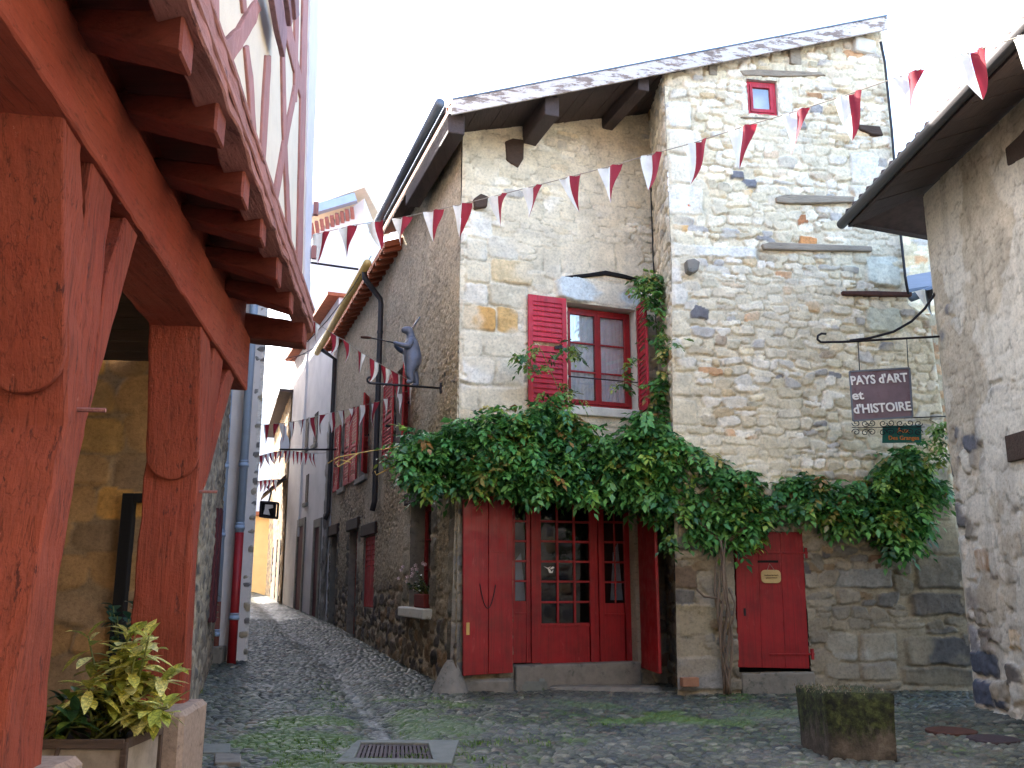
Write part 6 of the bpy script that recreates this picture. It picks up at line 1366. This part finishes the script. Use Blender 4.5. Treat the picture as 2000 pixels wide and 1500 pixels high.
# ---------------------------------------------------------------- things on the ground
def stone_block(name, label, cat, base, zt_, seed, mat, amp=.02, cuts=10, group=None, taper=0.0, bev=.03):
    bm = bmesh.new(); b = [Vector(p) for p in base]; c = sum(b, Vector()) / 4
    vs = [bm.verts.new((p + (c - p) * taper)) for p in b] + [bm.verts.new(Vector((p.x, p.y, zt_))) for p in b]
    for f in ((3, 2, 1, 0), (4, 5, 6, 7), (0, 1, 5, 4), (1, 2, 6, 5), (2, 3, 7, 6), (3, 0, 4, 7)): bm.faces.new([vs[i] for i in f])
    bmesh.ops.bevel(bm, geom=list(bm.edges), offset=bev, segments=2, affect='EDGES')
    bmesh.ops.subdivide_edges(bm, edges=[e for e in bm.edges if e.calc_length() > .1], cuts=cuts, use_grid_fill=True)
    from mathutils import noise as mn
    for v in bm.verts: p = v.co * 5 + Vector((seed, 0, 0)); v.co += mn.noise_vector(p) * amp + mn.noise_vector(p * 3.3) * amp * .5
    bmesh.ops.recalc_face_normals(bm, faces=bm.faces); me = bpy.data.meshes.new(name); org = c.copy(); bmesh.ops.translate(bm, verts=bm.verts, vec=-org); bm.to_mesh(me); bm.free()
    me.polygons.foreach_set('use_smooth', [True] * len(me.polygons)); me.materials.append(mat); o = bpy.data.objects.new(name, me); COL.objects.link(o); place(o, None, org); return tag(o, label, cat, group)
m, n, l, b = newmat('mossy_trough_stone'); p = pos(n, l); g = n.new('ShaderNodeNewGeometry'); sx = n.new('ShaderNodeSeparateXYZ'); l.new(g.outputs['Position'], sx.inputs[0])
basec = ramp(n, l, noise(n, l, p, 7, 8, .7), [(.3, srgb(44, 40, 36)), (.5, srgb(76, 68, 60)), (.7, srgb(108, 100, 90))])
ad = nd(n, 'ShaderNodeMath', operation='MULTIPLY_ADD'); l.new(noise(n, l, pos(n, l, (1, 1, .35)), 9, 8, .75), ad.inputs[0]); ad.inputs[1].default_value = .9; l.new(sx.outputs['Z'], ad.inputs[2])
ms_ = ramp(n, l, ad.outputs[0], [(.62, 0), (.76, 1)]); mc = ramp(n, l, noise(n, l, p, 16, 6, .7), [(.38, srgb(20, 21, 16)), (.52, srgb(46, 54, 26)), (.72, srgb(88, 94, 50))])
l.new(mix(n, l, basec, mc, ms_), b.inputs['Base Color']); b.inputs['Roughness'].default_value = .95; bump(n, l, b, [(noise(n, l, p, 40, 7, .75), .7), (noise(n, l, p, 9, 5), .5)], dist=.03); M['mossy'] = m
q = [on_z(1622, 1486), on_z(1758, 1490), on_z(1752, 1490) + Vector((.06, .62, 0)), on_z(1575, 1462)]
q[2] = Vector((q[1].x - .02, q[1].y + .66, 0)); q[3] = Vector((q[0].x - .08, q[0].y + .62, 0))
trough = stone_block('stone_trough', 'mossy square stone block with dry grass on top standing on the cobbles', 'stone block', [Vector((p.x, p.y, -.05)) for p in q], .565, 3, M['mossy'], .006, 8, taper=.05, bev=.012)
def tufts(name, centers, n, h, cols, seed, label=None, cat=None, rad=.1, par=None):
    r = np.random.default_rng(seed); V = []; F_ = []; C_ = []; k = 0
    for (x_, y_, z_) in centers:
        for j in range(n):
            b_ = np.array([x_ + r.normal(0, rad), y_ + r.normal(0, rad), z_]); hh = h * r.uniform(.5, 1.3); a = r.uniform(0, 6.28); l_ = r.uniform(.2, .9) * hh; t_ = b_ + np.array([math.cos(a) * l_, math.sin(a) * l_, hh]); w_ = .005; s_ = np.array([-math.sin(a), math.cos(a), 0]) * w_
            mid = (b_ + t_) / 2 + np.array([0, 0, hh * .15]); V += [b_ - s_, b_ + s_, mid + s_ * .8, mid - s_ * .8, t_]; F_ += [(k, k + 1, k + 2), (k, k + 2, k + 3), (k + 3, k + 2, k + 4)]; k += 5
            c = np.array(srgb(*cols[r.integers(0, len(cols))])) * r.uniform(.7, 1.2); C_ += [c] * 5
    o = np_mesh(name, V, F_, M['grass'], par, col=np.array(C_)); return o
rr = random.Random(8)
o = tufts('dry_grass', [(2.72 + rr.random() * .5, 8.45 + rr.random() * .45, .565) for _ in range(26)], 12, .022, [(140, 128, 108), (116, 106, 88), (92, 92, 62)], 1); tag(o, 'dry grass and rootlets covering the top of the mossy stone block', 'grass', kind='stuff')
cs = []
for _ in range(700):
    x_ = rr.gauss(-1.75, .85); y_ = rr.gauss(9.8, 1.4)
    if y_ < 7.6 or x_ < -2.9: continue
    if float(fbm(np.array([x_ * 1.7]), np.array([y_ * 1.7]), 5)[0]) > .47 and float(chan_d(np.array([x_]), np.array([y_]))[0]) > .25: cs.append((x_, y_, gz(x_, y_) + .0))
for _ in range(120):
    x_ = rr.uniform(.3, 5.2); y_ = rr.gauss(11.6, 1.2)
    if y_ < 13 and float(fbm(np.array([x_ * 1.7]), np.array([y_ * 1.7]), 5)[0]) > .52: cs.append((x_, y_, gz(x_, y_)))
o = tufts('moss_and_grass', cs, 24, .032, [(86, 116, 40), (104, 134, 50), (66, 92, 36)], 2, rad=.05); tag(o, 'short green moss and grass growing between the cobbles', 'grass', kind='stuff')
o = tufts('weed', [tuple(on_z(378, 1366)), tuple(on_z(384, 1362)), (on_z(378, 1366) + Vector((0, .1, .02)))[:]], 60, .10, [(150, 158, 50), (120, 140, 48), (170, 170, 70)], 3, rad=.04); tag(o, 'yellow green weed sprouting beside the post plinth', 'weed')
# drain
dg_ = [on_z(655, 1496), on_z(882, 1498), on_z(862, 1452), on_z(690, 1450)]
dg_[2] = Vector((dg_[1].x, dg_[2].y, 0)); dg_[3] = Vector((dg_[0].x, dg_[2].y, 0))
drn = thing('drain', sum(dg_, Vector()) / 4, 'rectangular rusty drain grate in a stone surround at the foot of the gutter line', 'drain')
inn = [on_z(692, 1488), on_z(845, 1490), on_z(836, 1458), on_z(705, 1457)]
def zat(p, z): return Vector((p.x, p.y, z))
x = MB()
for k in range(4):
    a_, b_, c_, d_ = dg_[k], dg_[(k + 1) % 4], inn[(k + 1) % 4], inn[k]; x.hexa([zat(p, -.15) for p in (a_, b_, c_, d_)], [zat(p, .035) for p in (a_, b_, c_, d_)])
x.build('surround', M['frame_stone'], drn, bevel=.01)
x = MB(); nb_ = 17
for k in range(nb_):
    t0, t1 = (k + .15) / nb_, (k + .85) / nb_; a_ = inn[0].lerp(inn[1], t0); b_ = inn[0].lerp(inn[1], t1); c_ = inn[3].lerp(inn[2], t1); d_ = inn[3].lerp(inn[2], t0); x.hexa([zat(p, -.07) for p in (a_, b_, c_, d_)], [zat(p, .015) for p in (a_, b_, c_, d_)])
for t in (.0, .48, .96): a_ = inn[0].lerp(inn[3], t); b_ = inn[1].lerp(inn[2], t); x.bar(zat(a_, -.005), zat(b_, -.005), .04, .03)
x.build('grate', M['grate'], drn)
x = MB(); x.hexa([zat(p, -.3) for p in inn], [zat(p, -.03) for p in inn]); x.build('sump', M['soil'], drn)
for k, (cx_, cy_, r_, mat, lab) in enumerate([(1858, 1431, .25, 'rust', 'reddish round manhole cover in the cobbles by the rendered house'), (1940, 1447, .24, 'grate', 'grey round manhole cover nearest the lower right corner')]):
    c = on_z(cx_, cy_); x = MB(); x.tube([zat(c, -.1), zat(c, .028)], r_, 28); o = x.build('manhole_cover', M[mat], bevel=.01); tag(o, lab, 'manhole cover', 'manhole covers')
def xyz(x_, y_): p = on_z(x_, y_); return Vector((p.x, p.y, -.05))
q = [xyz(882, 1356), xyz(1000, 1354), None, None]; q[2] = q[1] + Vector((.12, .55, 0)); q[3] = q[0] + Vector((.12, .50, 0))
stone_block('doorstep', 'long rough doorstep stone under the folded red door leaf', 'doorstep', q, .20, 11, M['grey_stone'], .02, 8)
q = [xyz(1003, 1352), xyz(1068, 1350), None, None]; q[2] = q[1] + Vector((.1, .4, 0)); q[3] = q[0] + Vector((.1, .4, 0))
stone_block('doorstep', 'short pale doorstep block right of the long rough one', 'doorstep', q, .17, 12, M['frame_stone'], .012, 8)
q = [xyz(1070, 1351), xyz(1290, 1356), None, None]; q[2] = q[1] + Vector((.1, .5, 0)); q[3] = q[0] + Vector((.1, .5, 0))
stone_block('kerb_stone', 'low worn kerb stone before the glazed red door', 'kerb', q, .07, 13, M['grey_stone'], .015, 8)
bp_ = FB.px(1341, 1338); c = FB.pt(bp_[0], 0, .12); x = MB(); f = Fr(c.x, c.y, .96, .25); x.rect(f, -.12, .12, .14, .26, -.05, .06); tag(x.build('loose_brick', M['brick'], bevel=.01), 'loose pale brick lying at the wall foot between the two doors', 'brick')
# flower box on the alley sill
fx = FC.pt(1.85, G1[2], .0); fbx = thing('flower_box', fx, 'red flower box on the lane window ledge near the corner', 'flower box'); x = MB(); x.rect(FC, 1.56, 2.25, G1[2] + .004, G1[2] + .22, -.14, .08); x.build('box', M['clay'], fbx, bevel=.02)
st = []
for k in range(16): s_ = rs.uniform(1.55, 2.3); b_ = FC.pt(s_, G1[2] + .2, -.02); e_ = FC.pt(s_ + rs.uniform(-.15, .3), G1[2] + rs.uniform(.25, .55), rs.uniform(-.05, .25)); st.append((*b_, *e_))
pl_ = bush('flowering_plant', 'dark leafy plant with pale pink blooms in the red flower box', 'plant', fx + Vector((0, 0, .22)), st, [(52, 74, 44), (44, 64, 40), (62, 84, 50)], .07, .05, 12, 'leaf', 12)
x = MB()
for k in range(14):
    c = FC.pt(rs.uniform(1.5, 2.7), G1[2] + rs.uniform(.3, .75), rs.uniform(.05, .28))
    for j in range(5): a = j * 1.257; x.add([c, c + Vector((math.cos(a) * .03, -.01, math.sin(a) * .03)), c + Vector((math.cos(a + .7) * .03, -.02, math.sin(a + .7) * .03))], [(0, 1, 2)])
x.build('blooms', M['flower'], pl_)
